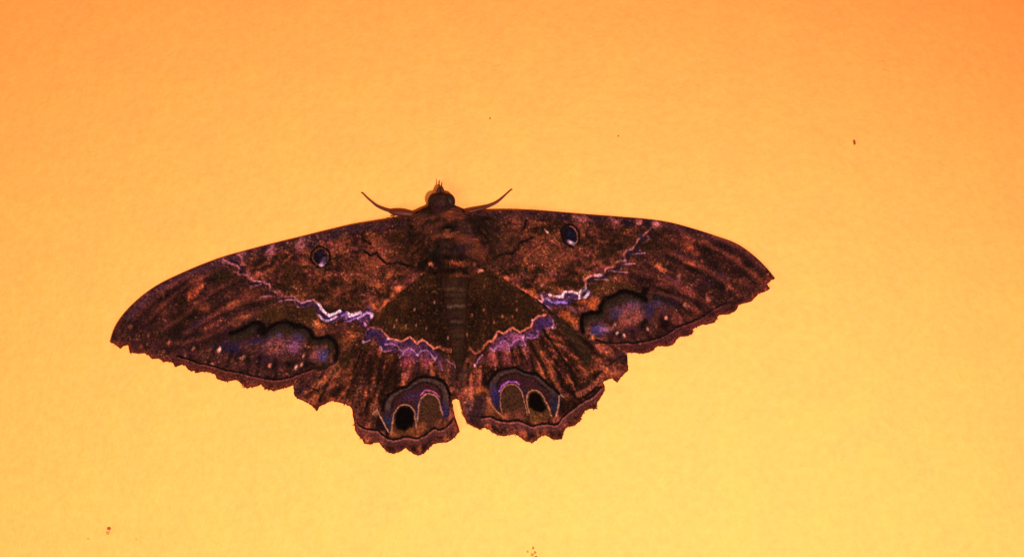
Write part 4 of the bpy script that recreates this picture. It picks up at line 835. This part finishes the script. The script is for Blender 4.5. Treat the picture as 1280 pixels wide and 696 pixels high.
# forelegs reaching out past the front edge of the wings
legL = tube("leg", [(526, 272, 1.9 * MM, 4.0), (517, 269.0, 1.9 * MM, 3.9), (505, 266.6, 1.8 * MM, 4.4), (494, 265.6, 1.4 * MM, 3.9), (487.5, 264.4, 1.0 * MM, 2.4)], M_LEG, moth)
tube("tarsus", [(491, 264.6, .9 * MM, 2.3), (481, 261.6, .6 * MM, 2.1), (472, 257.6, .5 * MM, 1.8), (465, 252.2, .4 * MM, 1.4), (459, 247, .3 * MM, 1.2), (454.4, 242.3, .22 * MM, 1.0), (452.8, 241.0, .2 * MM, .8)], M_LEG, legL)
tube("claw", [(453.6, 241.6, .22 * MM, .9), (452.2, 240.6, .15 * MM, .7), (451.6, 241.8, .08 * MM, .3)], M_LEG, legL)
legR = tube("leg", [(580, 267, 1.9 * MM, 3.4), (588, 264.8, 1.8 * MM, 3.4), (596, 262.8, 1.5 * MM, 3.2), (603, 260.6, 1.1 * MM, 2.8), (609, 258.2, .8 * MM, 1.9)], M_LEG, moth)
tube("tarsus", [(606, 259.4, .8 * MM, 2.2), (613, 256.8, .6 * MM, 1.9), (620.5, 253.2, .5 * MM, 1.65), (627, 248.1, .4 * MM, 1.35), (633, 242.5, .27 * MM, 1.0), (637.4, 238.4, .2 * MM, 1.0), (639, 237.0, .2 * MM, .8)], M_LEG, legR)
tube("claw", [(638.2, 237.6, .22 * MM, .9), (639.8, 236.7, .15 * MM, .7), (640.3, 238, .08 * MM, .3)], M_LEG, legR)

# ------------------------------------------------------------------ specks and flaws on the wall
def grit(name, px, py, rx, ry, h, mat, label, cat="dirt speck", group=None, seed=0):
    g = np.random.default_rng(seed); V = []; Q = []; nu, nv = 10, 5
    k = g.uniform(.75, 1.25, nu)
    for j in range(nv):
        ph = (j / (nv - 1)) * math.pi / 2
        for i in range(nu):
            t = 2 * math.pi * i / nu; r = math.cos(ph) * .96 + .04
            V.append(W(px + rx * r * math.cos(t) * k[i], py + ry * r * math.sin(t) * k[i], -.00002 + h * math.sin(ph) * g.uniform(.85, 1.15)))
    for j in range(nv - 1):
        for i in range(nu): Q.append((j * nu + i, j * nu + (i + 1) % nu, (j + 1) * nu + (i + 1) % nu, (j + 1) * nu + i))
    Q.append(tuple((nv - 1) * nu + i for i in range(nu))); Q.append(tuple(range(nu))[::-1])
    o = mesh_np(name, np.array(V), Q, mat); o["label"] = label; o["category"] = cat
    if group: o["group"] = group
    return o
GR = "small specks stuck to the wall"
grit("dirt_speck", 1068, 178, 1.7, 3.8, .25 * MM, M_DIRT, "tall reddish dirt speck on the wall above the right wing tip", group=GR, seed=1)
grit("dirt_speck", 773, 170, 1.0, 1.2, .15 * MM, M_DIRT, "tiny round dark speck on the wall above the right forewing", group=GR, seed=2)
grit("dirt_speck", 612.6, 148, 1.1, 1.7, .15 * MM, M_DIRT, "tiny dark speck straight above the moth's head", group=GR, seed=3)
grit("dirt_speck", 136, 660, 2.6, 2.3, .3 * MM, M_DIRT, "dark brown crumb near the lower left corner, largest of the specks", group=GR, seed=4)
grit("dirt_speck", 134.6, 665.3, 2.3, 2.6, .12 * MM, plain("orange_smear", (236, 140, 66)), "pale orange smear just under the dark crumb at lower left", group=GR, seed=5)
grit("dirt_speck", 110.5, 673, 2.6, 1.5, .05 * MM, plain("faint_ochre_stain", (226, 178, 82)), "faint ochre mark left of the dark crumb at lower left", group=GR, seed=6)
grit("dirt_speck", 170.5, 673.5, 2.0, 1.8, .05 * MM, plain("faint_ochre_dot", (226, 186, 82)), "faint ochre mark right of the dark crumb at lower left", group=GR, seed=7)
grit("grit_grain", 666.4, 684.2, 1.5, 2.0, .25 * MM, M_DIRT_PALE, "topmost ochre grain of the cluster at the bottom edge", group=GR, seed=8)
grit("grit_grain", 669.0, 690.0, 1.5, 1.9, .25 * MM, M_DIRT_PALE, "right hand ochre grain in the middle of the cluster at the bottom edge", group=GR, seed=9)
grit("grit_grain", 665.2, 692.8, 2.0, 1.9, .25 * MM, plain("orange_grit", (226, 140, 60)), "orange grain at the lower left of the bottom edge cluster", group=GR, seed=10)
grit("grit_grain", 669.8, 695.6, 2.0, 1.6, .25 * MM, M_DIRT, "reddish brown grain, lowest of the bottom edge cluster", group=GR, seed=11)
grit("grit_grain", 659.4, 689.0, 1.6, 1.5, .1 * MM, M_DIRT_PALE, "lone faint grain left of the bottom edge cluster", group=GR, seed=12)
def blister(px, py, rx, ry, h, label, seed):
    o = grit("paint_blister", px, py, rx, ry, h, M_WALL, label, cat="paint flaw", seed=seed)
    o.parent = wall; del o["category"]; return o
blister(622, 83, 3.2, 1.6, .10 * MM, "small raised blob in the orange paint above the moth", 21)
blister(1107, 90, 5, 3.5, .12 * MM, "raised blob of orange paint near the top right", 22)
blister(1102, 78, 4, 2.5, .10 * MM, "flat blob of orange paint near the top right", 23)
blister(1055, 42, .7, 20, .05 * MM, "thin vertical ridge in the orange paint", 24)
